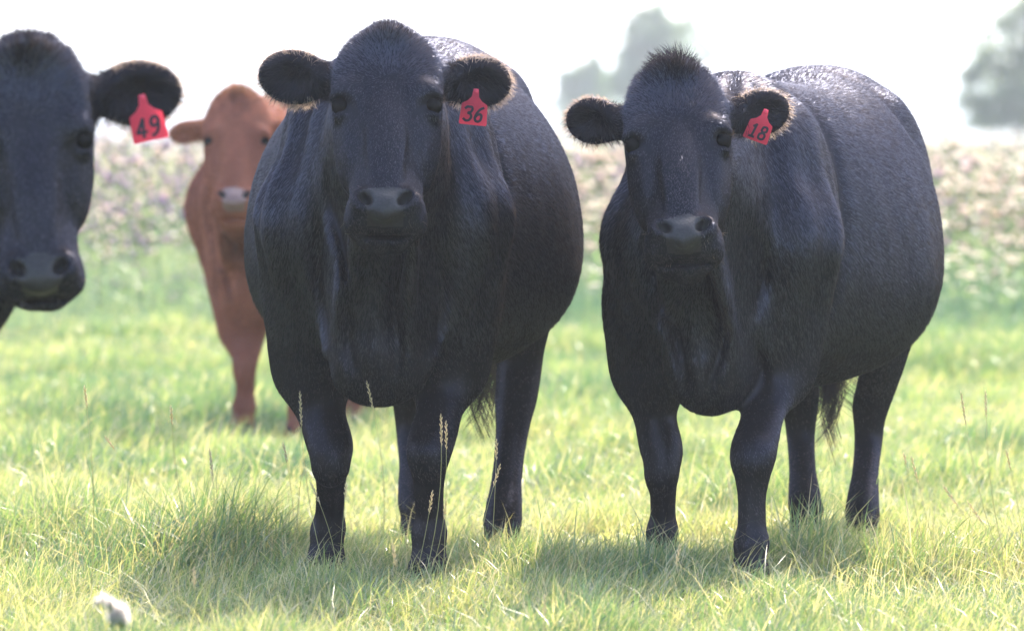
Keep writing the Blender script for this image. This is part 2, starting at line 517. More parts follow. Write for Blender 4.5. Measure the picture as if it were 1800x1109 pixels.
# white umbels and daisies where the photograph shows bright blobs: (px, py of the head, D)
for (px, py, D) in [(1675, 425, 36.8), (1690, 420, 37.3), (1740, 395, 38), (1765, 395, 38.6), (1725, 452, 36.7), (1705, 465, 36.4), (1800, 395, 38), (1720, 440, 37), (1660, 470, 36.6), (1040, 430, 37), (1055, 420, 37.5), (1030, 395, 38.4),
                    (1712, 360, 39), (1060, 455, 36.4), (1780, 440, 37), (1610, 440, 38), (1050, 330, 40)]:
    D -= 1.3
    w = at(px, py, D)
    plant('umbel', w.x, w.y, max(.5, w.z / .62))
for k in range(430):
    y = 36.2 + 11 * rng.uniform(0, 1) ** 1.2
    x = rng.uniform(-1, 1) * (y * .09 + .4)
    left = x / y < .0
    kind = 'down' if rng.uniform() < (.35 if left else .8) else 'purple'
    if x / y > .05 and y < 40 and kind == 'purple' : kind = 'down'
    plant(kind, x, y, rng.uniform(.5, .95) if y < 38.5 else rng.uniform(.6, 1.1))
for k in range(70):
    y = rng.uniform(34.9, 37); x = rng.uniform(-.088, .0) * y if k < 45 else rng.uniform(0, .09) * y
    plant('purple' if k < 55 else 'down', x, y, rng.uniform(.3, .6))
# the mass of the weeds farther back
gp, hp, gt, ht = [], [], [], []
G = [thistle_parts('purple') for _ in range(3)] + [thistle_parts('down') for _ in range(6)]
G = [(cat_parts(g), cat_parts(h)) for g, h in G]
def place(c, x, y, a, s):
    V, Q, T, ti = c
    ca, sa = math.cos(a), math.sin(a)
    W = np.stack([V[:, 0] * ca - V[:, 1] * sa, V[:, 0] * sa + V[:, 1] * ca, V[:, 2]], -1) * s + np.array([x, y, -.01])
    return (W, [Q, T]), ti
for k in range(3600):
    u = rng.uniform()
    y = 40 + 150 * u ** 1.8
    x = rng.uniform(-1, 1) * (y * .092 + 1)
    gi = rng.integers(0, 3) if (x < 0 and rng.uniform() < .45) else rng.integers(3, 9)
    a, s = rng.uniform(0, 6.28), rng.uniform(.65, 1.1)
    p_, t_ = place(G[gi][0], x, y, a, s); gp.append(p_); gt.append(t_)
    p_, t_ = place(G[gi][1], x, y, a, s); hp.append(p_); ht.append(t_)
V, F = merge(gp)
wild = mesh_np('meadow_weeds', V, F, m_weed, attrs={'tint': np.concatenate(gt)})
tag(wild, 'mass of weeds and thistles stretching away across the far meadow', 'weeds', kind='stuff')
V, F = merge(hp)
mesh_np('flower_heads', V, F, m_petal, wild, attrs={'tint': np.concatenate(ht)})
for l in protos.values():
    for o in l: drop(o)
# ------------------------------------------------------------------ implicit modelling of the animals
def cubic(xs, ys, x):
    """monotone-ish cubic interpolation"""
    xs, ys = np.asarray(xs, float), np.asarray(ys, float)
    d = np.diff(ys) / np.diff(xs)
    m = np.concatenate([[d[0]], (d[:-1] + d[1:]) / 2, [d[-1]]])
    s = np.sign(d)
    for i in range(1, len(m) - 1):
        if d[i-1] * d[i] <= 0: m[i] = 0
        else: m[i] = np.sign(m[i]) * min(abs(m[i]), 3 * min(abs(d[i-1]), abs(d[i])))
    x = np.clip(x, xs[0], xs[-1])
    i = np.clip(np.searchsorted(xs, x, side='right') - 1, 0, len(xs) - 2)
    h = xs[i+1] - xs[i]; t = (x - xs[i]) / h
    return ((2*t**3-3*t**2+1)*ys[i] + (t**3-2*t**2+t)*h*m[i] + (-2*t**3+3*t**2)*ys[i+1] + (t**3-t**2)*h*m[i+1]).astype(np.float32)

class Prim:
    def __init__(s, fn, lo, hi, k=0.05, mode=1, pre=None):
        s.fn, s.k, s.mode = fn, k, mode
        s.lo, s.hi = np.array(lo, float) - k - .03, np.array(hi, float) + k + .03

def ell(c, r, M=None, k=.05, mode=1):
    c = np.array(c, np.float32); r = np.array(r, np.float32)
    A = np.eye(3, dtype=np.float32) if M is None else np.array(M, np.float32)   # rows = axes
    def fn(P):
        q = (P - c) @ A.T
        L = np.linalg.norm(q, axis=1) + 1e-6
        g = np.linalg.norm(q / r, axis=1) + 1e-6
        d = L * (1 - 1 / g)
        return np.where(g < .25, -r.min() * (1 - g), np.maximum(d, -r.min()))
    e = np.abs(A.T) @ r
    return Prim(fn, c - e, c + e, k, mode)

def cone(a, b, ra, rb, k=.05, sx=1.0, mode=1):
    """round cone; sx scales its lateral (x) thickness"""
    a = np.array(a, np.float32); b = np.array(b, np.float32)
    S = np.array([1 / sx, 1, 1], np.float32)
    mid = (a + b) / 2
    a2, b2 = (a - mid) * S, (b - mid) * S
    ab = b2 - a2; l2 = float(ab @ ab)
    def fn(P):
        q = (P - mid) * S
        t = np.clip(((q - a2) @ ab) / l2, 0, 1)
        return (np.linalg.norm(q - a2 - t[:, None] * ab, axis=1) - (ra + (rb - ra) * t)) * min(1, sx)
    r = max(ra, rb) * max(1, sx)
    return Prim(fn, np.minimum(a, b) - r, np.maximum(a, b) + r, k, mode)

def loft(o, M, st, k=.05, n=2.2, taper=None):
    """rows of M: (a, b, u) axes at origin o; st rows (u, w, h_plus, h_minus, ca, cb): half width along a, half heights along +-b, centre"""
    o = np.array(o, np.float32); M = np.array(M, np.float32); st = np.array(st, float)
    U = st[:, 0]; T = np.linspace(U[0], U[-1], 300)
    tab = [cubic(U, st[:, j], T) for j in range(1, 6)]
    tab.append(cubic(U, taper, T) if taper is not None else np.zeros(300, np.float32))
    du = T[1] - T[0]
    def fn(P):
        q = (P - o) @ M.T
        u = np.clip(q[:, 2], U[0], U[-1])
        f = (u - U[0]) / du; i = np.clip(f.astype(int), 0, 298); f = (f - i).astype(np.float32)
        w, hp, hm, ca, cb, tp = [tb[i] * (1 - f) + tb[i+1] * f for tb in tab]
        a = q[:, 0] - ca; b = q[:, 1] - cb
        h = np.where(b > 0, hp, hm)
        if taper is not None: w = w * (1 - tp * np.clip(b / hp, 0, 1.15))
        g = ((np.abs(a) / w) ** n + (np.abs(b) / h) ** n) ** (1 / n) + 1e-5
        r = np.sqrt(a * a + b * b) + 1e-6
        mn = np.minimum(w, h)
        d = np.where(g < .3, -mn * (1 - g), np.maximum(r * (1 - 1 / g), -mn))
        e = np.abs(q[:, 2] - u)
        return np.where(e > 0, np.sqrt(np.maximum(d, 0) ** 2 + e * e) + np.minimum(d, 0) * 0, d)
    # bounds
    pts = []
    for row in st:
        for sa in (-1, 1):
            for sb in (-1, 1):
                q = np.array([row[4] + sa * row[1], row[5] + (row[2] if sb > 0 else -row[3]), row[0]])
                pts.append(o + M.T @ q)
    pts = np.array(pts)
    return Prim(fn, pts.min(0), pts.max(0), k)

def evaluate(prims, P, lo, hi):
    d = np.full(len(P), 0.6, np.float32)
    for p in prims:
        if (p.lo > hi).any() or (p.hi < lo).any(): continue
        e = p.fn(P).astype(np.float32)
        k = p.k
        if p.mode == 1:
            h = np.maximum(k - np.abs(d - e), 0) / k
            d = np.minimum(d, e) - h * h * k * .25
        else:
            h = np.maximum(k - np.abs(-d - e), 0) / k
            d = np.maximum(d, -e) + h * h * k * .25
    return d

def polygonise(prims, lo, hi, h, disp=None, B=16):
    lo = np.array(lo, float)
    nb = np.ceil((np.array(hi) - lo) / (h * B)).astype(int)
    D = np.full(tuple(nb * B + 1), .5, np.float32)
    half = h * B / 2
    ci = np.stack(np.meshgrid(*[np.arange(n) for n in nb], indexing='ij'), -1).reshape(-1, 3)
    cen = lo + (ci + .5) * h * B
    dc = np.empty(len(cen), np.float32)
    for k in range(len(cen)):
        c = cen[k:k+1].astype(np.float32)
        dc[k] = evaluate(prims, c, cen[k] - half * 2.5, cen[k] + half * 2.5)[0]
    g = np.arange(B + 1) * h
    loc = np.stack(np.meshgrid(g, g, g, indexing='ij'), -1).reshape(-1, 3)
    for k in range(len(cen)):
        i0 = ci[k] * B
        sl = tuple(slice(a, a + B + 1) for a in i0)
        if abs(dc[k]) < half * 1.732 * 1.5:
            b0 = lo + i0 * h
            P = (b0 + loc).astype(np.float32)
            d = evaluate(prims, P, b0, b0 + h * B)
            if disp is not None: d = d + disp(P)
            D[sl] = d.reshape(B + 1, B + 1, B + 1)
        elif dc[k] < 0:
            s2 = tuple(slice(a + 1, a + B) for a in i0)
            sub = D[sl]; sub[sub == .5] = -.5
    # surface nets
    neg = D < 0
    c = [neg[i:i+neg.shape[0]-1, j:j+neg.shape[1]-1, l:l+neg.shape[2]-1] for i in (0, 1) for j in (0, 1) for l in (0, 1)]
    cnt = sum(x.astype(np.int8) for x in c)
    act = (cnt > 0) & (cnt < 8)
    I = np.argwhere(act)
    vid = np.full(act.shape, -1, np.int32); vid[act] = np.arange(len(I))
    acc = np.zeros((len(I), 3)); w = np.zeros(len(I))
    corners = [(i, j, l) for i in (0, 1) for j in (0, 1) for l in (0, 1)]
    val = {cn: D[I[:, 0] + cn[0], I[:, 1] + cn[1], I[:, 2] + cn[2]] for cn in corners}
    for a in corners:
        for ax_ in range(3):
            if a[ax_] == 0:
                b_ = list(a); b_[ax_] = 1; b_ = tuple(b_)
                va, vb = val[a], val[b_]
                m = (va < 0) != (vb < 0)
                t = np.where(m, va / np.where(m, va - vb, 1), 0)
                p_ = np.array(a) + 0.0
                q = np.repeat(p_[None], len(I), 0); q[:, ax_] = t
                acc[m] += q[m]; w[m] += 1
    V = lo + (I + acc / w[:, None]) * h
    F = []
    for ax_ in range(3):
        o1, o2 = [(1, 2), (2, 0), (0, 1)][ax_]
        s0 = [slice(None)] * 3; s1 = [slice(None)] * 3
        s0[ax_] = slice(0, -1); s1[ax_] = slice(1, None)
        A, Bn = neg[tuple(s0)], neg[tuple(s1)]
        X = np.argwhere(A != Bn)
        X = X[(X[:, o1] > 0) & (X[:, o2] > 0) & (X[:, o1] < D.shape[o1] - 1) & (X[:, o2] < D.shape[o2] - 1)]
        sg = A[tuple(X.T)]
        def v(d1, d2):
            Y = X.copy(); Y[:, o1] -= d1; Y[:, o2] -= d2
            return vid[tuple(Y.T)]
        q = np.stack([v(1, 1), v(0, 1), v(0, 0), v(1, 0)], -1)
        q[~sg] = q[~sg][:, ::-1]
        F.append(q)
    F = np.concatenate(F)
    F = F[(F >= 0).all(1)]
    # light smoothing
    for it in range(2):
        S = np.zeros_like(V); n_ = np.zeros(len(V))
        for a, b_ in ((0, 1), (1, 2), (2, 3), (3, 0)):
            np.add.at(S, F[:, a], V[F[:, b_]]); np.add.at(S, F[:, b_], V[F[:, a]])
            np.add.at(n_, F[:, a], 1); np.add.at(n_, F[:, b_], 1)
        V = V * .5 + .5 * S / np.maximum(n_, 1)[:, None]
    return V, F

def face_normals(V, F):
    return np.cross(V[F[:, 2]] - V[F[:, 0]], V[F[:, 3]] - V[F[:, 1]])

def relax(X, F, nv, it):
    """smooth a per-face field over the surface"""
    X = np.asarray(X, float); one = X.ndim == 1
    if one: X = X[:, None]
    cnt = np.maximum(np.bincount(F.ravel(), minlength=nv), 1)[:, None]
    for _ in range(it):
        Y = np.stack([np.bincount(F.ravel(), np.repeat(X[:, j], F.shape[1]), minlength=nv) for j in range(X.shape[1])], -1) / cnt
        X = Y[F].mean(1)
    return X[:, 0] if one else X

def strands(P, Nn, Dr, L, W, bend=0.3, seg=2, roll=0.35, grav=0.0):
    """flat tapering hairs: root P, surface normal Nn, direction Dr, length L, width W"""
    n = len(P)
    side = norm(np.cross(Dr, Nn))
    up = norm(np.cross(side, Dr))
    a = rng.normal(0, roll, n)[:, None]
    side = side * np.cos(a) + up * np.sin(a)
    pts, al = [], []
    for k in range(seg + 1):
        t = k / seg
        c = P + Dr * (L * t)[:, None] - Nn * (L * bend * t * t)[:, None]
        c[:, 2] -= grav * L * t * t
        if k < seg:
            w = (W * (1 - t) ** .5 * .5)[:, None]
            pts += [c - side * w, c + side * w]; al += [t, t]
        else:
            pts.append(c); al.append(1.0)
    nv = 2 * seg + 1
    V = np.stack(pts, 1).reshape(-1, 3)
    base = (np.arange(n) * nv)[:, None]
    Q = np.concatenate([base + np.array([[2*k, 2*k+1, 2*k+3, 2*k+2]]) for k in range(seg - 1)]) if seg > 1 else np.zeros((0, 4), int)
    T = base + np.array([[2*seg-2, 2*seg-1, 2*seg]])
    along = np.tile(np.array(al), n)
    return V, [Q, T], along, nv
# ------------------------------------------------------------------ cattle
m_black = skin_mat('black_coat', (0.004, 0.0037, 0.005), (0.009, 0.008, 0.010), .40, .045)
m_brown = skin_mat('red_brown_coat', (0.16, 0.046, 0.026), (0.22, 0.072, 0.04), .6, .04, gcol=(.4, .3, .3))
m_hblack = hair_mat('black_hair', (0.0035, 0.003, 0.0036), (0.009, 0.007, 0.0075), .08, .125, (.48, .34, .24))
m_hear = hair_mat('ear_fringe_hair', (0.02, 0.018, 0.02), (0.20, 0.16, 0.135), .42, .10, (.85, .62, .45))
m_hbrown = hair_mat('red_brown_hair', (0.16, 0.048, 0.027), (0.28, 0.10, 0.058), .10, .02, (.9, .5, .25))
m_nose = simple_mat('nose_leather', (0.028, 0.023, 0.023), .40, .25, .6, 170.0)
m_nose_p = simple_mat('pink_nose_leather', (0.17, 0.085, 0.07), .4, .5, .3, 260.0)
m_hole = simple_mat('nostril', (0.006, 0.005, 0.006), .6, .3)
m_hdark = hair_mat('dark_ear_hair', (0.004, 0.004, 0.006), (0.012, 0.011, 0.014), .03, .03, (.4, .28, .2))
m_eye, nt, out = new_mat('eye')
d = N(nt, 'ShaderNodeBsdfDiffuse'); d.inputs['Color'].default_value = (.004, .003, .003, 1)
g = N(nt, 'ShaderNodeBsdfGlossy', Roughness=.06)
s_ = N(nt, 'ShaderNodeMixShader', Fac=.007); nt.links.new(d.outputs[0], s_.inputs[1]); nt.links.new(g.outputs[0], s_.inputs[2]); nt.links.new(s_.outputs[0], out.inputs['Surface'])
m_lid = simple_mat('eyelid', (0.012, 0.012, 0.015), .35, .6)
m_hoof = simple_mat('hoof_horn', (0.02, 0.018, 0.017), .85, .1, .4, 30.0)
m_tag = simple_mat('red_plastic_tag', (0.80, 0.09, 0.15), .55, .3, .15, 60.0, transl=.35)
m_ink = simple_mat('black_marker', (0.02, 0.016, 0.03), .6, .3)

def sphere_mesh(name, r, mat, parent, loc, seg=24, sc=(1, 1, 1), M=None):
    bm = bmesh.new(); bmesh.ops.create_uvsphere(bm, u_segments=seg, v_segments=seg // 2, radius=r)
    bmesh.ops.scale(bm, vec=sc, verts=bm.verts)
    for f in bm.faces: f.smooth = True
    me = bpy.data.meshes.new(name); bm.to_mesh(me); bm.free(); me.materials.append(mat)
    o = bpy.data.objects.new(name, me); C.objects.link(o); o.parent = parent
    if M is not None: o.matrix_local = Matrix.Translation(loc) @ M.to_4x4()
    else: o.location = loc
    return o

def rot(yaw, pitch, roll):
    """head axes: rows (right, out of the face, down the face) for a face pitched `pitch` from level"""
    a, p, r = R(yaw), R(pitch), R(roll)
    u = Vector((0, -math.cos(p), -math.sin(p)))
    v = Vector((0, -math.sin(p), math.cos(p)))
    x = Vector((1, 0, 0))
    Rr = Matrix.Rotation(r, 3, 'Y'); Rz = Matrix.Rotation(a, 3, 'Z')
    return [Rz @ Rr @ q for q in (x, v, u)]

def build_cow(label, base, yaw, group, feet, knees, elbows, eyes, head=(0, 74, 0), hs=1.0, s=1.0, belly=1.0, h=.0065, brown=False,
              ears=None, tagside=None, number=None, hair=1.0, tail_at=(0.04, 1.42), seed=0, body_vis=True, tag_pose=(0, 0, 0), tag_off=(0, 0, 0), tuft=1.0, tag_scale=1.0, neck=1.0, legs=True, brisket=.10, tail_px=None, crown=1.0):
    """feet/knees/elbows: four world points (front right, front left, hind right, hind left as seen in the picture)"""
    t_start = time.time()
    root = empty('cow' if not brown else 'young_cow', base, -R(yaw))
    tag(root, label, 'cow', group)
    inv = (Matrix.Translation(base) @ Matrix.Rotation(-R(yaw), 4, 'Z')).inverted()
    W = lambda p_: np.array(inv @ Vector(p_))
    X3, Y3, Z3 = np.eye(3)
    pr = []
    # torso: stations along y (back), half width, up, down, cx, cz
    cz = .90
    def ts(y, w, top, bot, zc):
        return (y * s, w * s, (top - zc) * s, (zc - bot) * s, 0.0, zc * s)
    b = belly
    T = [ts(-.34, .04, .92, .70, .84), ts(-.30, .10, 1.00, .60, .86), ts(-.22, .145, 1.10, .54, .90), ts(-.10, .19, 1.25, .51, .95), ts(.06, .245, 1.335, .51, .95),
         ts(.22, .30 * (.5 + .5 * b), 1.345, .53, .86), ts(.45, .385 * b, 1.335, .52, .82), ts(.68, .445 * b, 1.33, .49, .80), ts(.88, .455 * b, 1.345, .49, .82), ts(1.05, .40 * b, 1.375, .55, .88),
         ts(1.20, .325, 1.39, .64, .98), ts(1.34, .285, 1.37, .76, 1.04), ts(1.46, .235, 1.31, .84, 1.06), ts(1.54, .15, 1.22, .92, 1.07), ts(1.58, .05, 1.12, .98, 1.06)]
    pr.append(loft((0, 0, 0), [X3, Z3, Y3], T, .05, 2.12))
    # shoulders, upper arms, brisket
    for sx in (-1, 1):
        pr.append(ell((sx * .185 * s, .02 * s, .98 * s), (.088 * s, .17 * s, .28 * s), None, .08))
        pr.append(ell((sx * .205 * s, -.15 * s, .90 * s), (.055 * s, .07 * s, .11 * s), None, .09))
        pr.append(ell((sx * .20 * s, 1.22 * s, .98 * s), (.115 * s, .23 * s, .30 * s), None, .08))
        pr.append(ell((sx * .21 * s, 1.12 * s, 1.22 * s), (.06 * s, .09 * s, .07 * s), None, .06))
        pr.append(ell((sx * .10 * s, 1.46 * s, 1.14 * s), (.05 * s, .06 * s, .05 * s), None, .05))
    pr.append(ell((0, -.19 * s, .70 * s), (.12 * s, .13 * s, .18 * s), None, .12))
    pr.append(ell((0, -.20 * s, .555 * s), (brisket * s, .13 * s, .095 * s), None, .12))
    # head frame
    hx, hv, hu = rot(head[0] + yaw, head[1], head[2])
    po = Vector(W(eyes)) - hu * (.178 * hs) - hv * (.011 * hs)
    HM = np.array([hx, hv, hu], np.float32)
    def H(x, v, u): return np.array(po + hx * (x * hs) + hv * (v * hs) + hu * (u * hs))
    # neck
    nk = neck * s
    occ = H(0, -.14, .06); thr = H(0, -.20, .22)
    pr.append(cone(occ, (0, .02 * s, 1.12 * s), .115 * nk, .21 * nk, .10, .95))
    pr.append(cone(H(0, -.13, .15), (0, -.10 * s, .96 * s), .12 * nk, .21 * nk, .10, .93))
    pr.append(cone(thr, (0, -.20 * s, .80 * s), .085 * nk, .125 * nk, .08, .85))
    pr.append(cone(H(0, -.17, .34), (0, -.27 * s, .80 * s), .035 * nk, .06 * nk, .08, .8))
    pr.append(cone((0, -.27 * s, .80 * s), (0, -.25 * s, .60 * s), .06 * s, .075 * s, .08, .8))
    for sx in (-1, 1):          # folds running from the throat to the brisket
        pr.append(cone(H(sx * .06, -.15, .30), (sx * .075 * s, -.30 * s, .66 * s), .022 * s, .032 * s, .04, .7))
    # legs
    fr = [(.80, .09, .15), (.68, .092, .135), (.58, .080, .105), (.49, .066, .080), (.43, .057, .064), (.37, .061, .064), (.33, .059, .064), (.28, .046, .052), (.22, .0365, .045), (.16, .036, .045), (.11, .046, .052), (.075, .043, .047), (.04, .049, .056), (.0, .052, .062)]
    hr = [(.92, .11, .19), (.80, .11, .18), (.70, .098, .155), (.60, .080, .115), (.53, .064, .085), (.47, .060, .078), (.41, .056, .066), (.33, .043, .052), (.22, .039, .048), (.15, .047, .054), (.11, .05, .055), (.075, .045, .05), (.04, .05, .056), (.0, .053, .062)]
    for i in range(4 if legs else 0):
        f, kn, e = W(feet[i]), W(knees[i]), W(elbows[i])
        rows = fr if i < 2 else hr
        top = rows[0][0]
        zs = [0.0, .12, kn[2] / s, e[2] / s, top]
        out = []
        ii = [2, 0, 1][0]
        xs_ = [f[0], f[0] + (kn[0] - f[0]) * .25, kn[0], e[0], e[0] * .97]
        ys_ = [f[1], f[1] + (.02 if i < 2 else .03), kn[1], e[1], e[1]]
        gz = f[2]
        for (z, rl, rf_) in reversed(rows):
            x_ = float(cubic(zs, xs_, np.array([z]))[0]); y_ = float(cubic(zs, ys_, np.array([z]))[0])
            out.append((z * s + gz * (1 - z / top), rl * s, rf_ * s, rf_ * s, x_, y_))
        pr.append(loft((0, 0, 0), [X3, Y3, Z3], out, .045 if i < 2 else .05, 2.15))
        # knee cap / hock point / dew claws
        if i < 2:
            sg = 1 if e[0] > 0 else -1
            pr.append(cone((sg * .185 * s, -.06 * s, .90 * s), (e[0], e[1] - .01, e[2] + .0 * s), .135 * s, .088 * s, .11))
            pr.append(ell((kn[0], kn[1] - .028 * s, kn[2]), (.042 * s, .035 * s, .055 * s), None, .03))
            pr.append(ell((kn[0] * 1.0 + (e[0] - kn[0]) * .5, e[1] - .02, .56 * s), (.07 * s, .085 * s, .12 * s), None, .05))
        else:
            pr.append(cone((kn[0], kn[1] + .075 * s, kn[2] + .03 * s), (e[0], e[1] + .06 * s, .72 * s), .022 * s, .05 * s, .05))
        for sx in (-1, 1):
            pr.append(ell((f[0] + sx * .022 * s, f[1] + .055 * s, gz + .095 * s), (.014 * s, .014 * s, .02 * s), None, .02))
    # tail
    tx, ty = tail_at
    if tail_px: tw = W(tail_px); tx, ty = tw[0], tw[1] - .1
    pr.append(cone((0, 1.50 * s, 1.27 * s), (tx * .3, 1.60 * s, 1.10 * s), .036 * s, .028 * s, .03))
    pr.append(cone((tx * .3, 1.60 * s, 1.10 * s), (tx, ty * 1.0 + .1, .64 * s), .026 * s, .018 * s, .02))
    # head
    def hl(u, w, vf, vb): return (u * hs, w * hs, vf * hs, vb * hs, 0.0, 0.0)
    HS = [hl(-.032, .046, .006, .10), hl(-.022, .073, .020, .14), hl(.0, .098, .034, .165), hl(.035, .117, .045, .18), hl(.08, .128, .052, .19), hl(.13, .131, .055, .19), hl(.175, .130, .054, .195),
          hl(.23, .122, .052, .20), hl(.29, .101, .050, .185), hl(.35, .087, .048, .155), hl(.40, .085, .049, .125), hl(.44, .088, .052, .110), hl(.475, .087, .048, .095), hl(.50, .080, .036, .08), hl(.518, .05, .012, .06)]
    cbs = [0, 0, 0, 0, 0, -.01, -.02, -.045, -.055, -.05, -.03, -.01, 0, 0, 0]
    tps = [0, 0, 0, 0, 0, .05, .14, .32, .42, .42, .28, .12, .05, 0, 0]
    HS = [((.08 * hs - (.08 * hs - a_[0]) * crown) if a_[0] < .08 * hs else a_[0],) + a_[1:] for a_ in HS]
    HS = [(a_[0], a_[1], a_[2] - cb_ * hs, a_[3] + cb_ * hs, 0, cb_ * hs) for a_, cb_ in zip(HS, cbs)]
    hp_ = loft(po, HM, HS, .05, 2.25, taper=tps)
    hp_.k = .035
    pr.append(hp_)
    ax3 = HM
    E = lambda c, r, k=.02, mode=1, M=None: pr.append(ell(H(*c), np.array(r) * hs, ax3 if M is None else M, k, mode))
    E((0, -.02, .08 - .095 * crown), (.060, .07, .040), .06)                         # poll
    for sx in (-1, 1):
        E((sx * .088, .022, .148), (.036, .028, .028), .035)            # brow
        E((sx * .083, -.085, .255), (.034, .085, .085), .04)            # jaw muscle
        E((sx * .130, .016, .178), (.034, .034, .027), .016, -1)        # eye socket
        cq, sq = math.cos(R(-43 * sx)), math.sin(R(-43 * sx)); Mc = np.array([[cq, 0, -sq], [0, 1, 0], [sq, 0, cq]]) @ ax3
        E((sx * .087, .047, .189), (.007, .017, .038), .012, -1, Mc)          # hollow beside the nose
        E((sx * .112, .014, .156), (.025, .024, .012), .014)            # upper lid
        E((sx * .108, .004, .203), (.018, .018, .009), .018)            # lower lid
        E((sx * .055, .040, .462), (.026, .024, .030), .025)            # nostril wing
        E((sx * .060, -.035, .475), (.035, .045, .040), .03)            # upper lip
    E((0, .042, .31), (.042, .020, .15), .04)                          # nasal bridge
    E((0, .040, .482), (.040, .024, .036), .025)                       # nose pad
    E((0, -.070, .497), (.062, .050, .036), .03)                       # lower lip and chin
    for sx in (-1, 1):
        c, sn = math.cos(R(40 * sx)), math.sin(R(40 * sx))
        Mx = np.array([[c, 0, sn], [0, 1, 0], [-sn, 0, c]]) @ ax3
        E((sx * .047, .066, .463), (.0135, .038, .024), .012, -1, Mx)   # nostril
    # mouth line
    E((0, .0, .540), (.086, .070, .006), .009, -1, np.array([[1, 0, 0], [0, .80, .60], [0, -.60, .80]]) @ ax3)
    # ears
    earinfo = []
    for sx in (-1, 1):
        ln, wd, el, fw, curl = (ears or {}).get(sx, (.105, .072, 4, 10, 0))
        o1 = (Matrix.Rotation(R(head[0] + yaw), 3, 'Z') @ Matrix.Rotation(R(head[2]), 3, 'Y')) @ Vector((sx * math.cos(R(el)), 0, math.sin(R(el))))
        back = Vector((0, 1, 0))
        o1 = (o1 + back * math.sin(R(fw))).normalized()
        f3 = Vector((-sx * .12, -1, -.10)); f3 = (f3 - o1 * f3.dot(o1)).normalized()
        u2 = f3.cross(o1) * sx; u2 = u2.normalized()
        if u2.z < 0: u2 = -u2
        EM = np.array([o1, u2, f3], np.float32)
        b0 = H(sx * .105, -.055, .058)
        cc = b0 + np.array(o1) * (.035 + ln) * hs
        pr.append(cone(b0 - np.array(o1) * .02, b0 + np.array(o1) * .055 * hs, .045 * hs, .034 * hs, .03))
        pr.append(ell(cc, np.array((ln, wd, .030)) * hs, EM, .03))
        pr.append(ell(cc + np.array(f3) * .042 * hs + np.array(o1) * .006 - np.array(u2) * .006, np.array((ln * .84, wd * .74, .032)) * hs, EM, .014, -1))
        earinfo.append((sx, cc, EM, ln * hs, wd * hs))
    # muscles and folds of the hide
    sd = seed * 10
    def disp(P):
        a = vnoise(P * np.array([1, 1, .55]), 21 + sd, 9.0) * .0065
        b_ = vnoise(P, 22 + sd, 26.0) * .0013
        m = np.clip((P[:, 2] - .5) / .2, 0, 1)
        hd = np.clip((np.linalg.norm(P - H(0, -.05, .25), axis=1) - .25) / .15, .12, 1)
        fold = np.sin(np.arctan2(P[:, 0], .25 - P[:, 1]) * 22 + 2.5 * vnoise(P, 23 + sd, 4.0)) * .011
        nm = np.clip(1 - np.abs(P[:, 1] + .18) / .28, 0, 1) * np.clip((P[:, 2] - .62) / .2, 0, 1)
        # folds of the neck skin running down to the brisket, groove between chest and upper arm
        z_ = P[:, 2] / s; ax_ = np.abs(P[:, 0]) / s
        fm = np.clip((.02 - P[:, 1] / s) / .12, 0, 1) * np.clip((z_ - .48) / .08, 0, 1) * np.clip((1.15 - z_) / .25, 0, 1)
        wob = .012 * np.sin(z_ * 17 + sd + (P[:, 0] > 0) * 1.3)
        x1 = .042 + .12 * (z_ - .55) + wob; x2 = .125 + .05 * (z_ - .55) - wob
        gv = .017 * np.exp(-((ax_ - x1) / .016) ** 2) - .012 * np.exp(-((ax_ - x1 - .034) / .018) ** 2) + .020 * np.exp(-((ax_ - x2) / .020) ** 2) * np.clip((.98 - z_) / .15, 0, 1) - .007 * np.exp(-(P[:, 0] / s / .022) ** 2)
        # shoulder blade edge and the hollow of the flank
        sh = .012 * np.exp(-((P[:, 1] / s - .20 - .15 * (z_ - .9)) / .028) ** 2) * np.clip((z_ - .62) / .12, 0, 1) * np.clip((1.28 - z_) / .1, 0, 1) * (ax_ > .1)
        sh = sh - .008 * np.exp(-((P[:, 1] / s - .06 - .15 * (z_ - .9)) / .05) ** 2) * np.clip((z_ - .62) / .12, 0, 1) * (ax_ > .1)
        fl = .020 * np.exp(-((P[:, 1] / s - 1.02) / .09) ** 2 - ((z_ - 1.16) / .10) ** 2)
        rib = .0009 * np.sin(P[:, 1] * 48 + z_ * 10) * np.clip((P[:, 1] - .3) / .1, 0, 1) * np.clip((1.0 - P[:, 1]) / .1, 0, 1) * np.clip(1 - np.abs(z_ - .95) / .3, 0, 1)
        return ((a * (.4 + .6 * m) + b_ + fold * nm + gv * fm + sh + fl + rib) * hd).astype(np.float32)
    allp = np.array([p_.lo for p_ in pr]).min(0), np.array([p_.hi for p_ in pr]).max(0)
    V, F = polygonise(pr, allp[0], allp[1], h, disp)
    fc = V[F].mean(1)
    q = (fc - np.array(po)) @ HM.T / hs
    # nose leather / nostrils by position in the head frame
    mi = np.zeros(len(F), np.int32)
    qj = vnoise(q, 61 + sd, 90.) * .005
    ins = (q[:, 2] + qj > .432 + 5 * q[:, 0] ** 2) & (q[:, 1] > .012) & (np.abs(q[:, 0]) < .052 + qj - .25 * np.clip(q[:, 2] - .46, 0, .06)) & (q[:, 2] < .535)
    mi[ins] = 1
    for sx in (-1, 1):
        c, sn = math.cos(R(40 * sx)), math.sin(R(40 * sx))
        dx_, du_ = q[:, 0] - sx * .047, q[:, 2] - .463
        e_ = ((c * dx_ + sn * du_) / .0125) ** 2 + ((-sn * dx_ + c * du_) / .0225) ** 2
        mi[(e_ < .9) & (q[:, 1] > .012) & (q[:, 1] < .060)] = 2
    body = mesh_np('body', V, F, [m_brown if brown else m_black, m_nose_p if brown else m_nose, m_hole], root, matidx=mi)
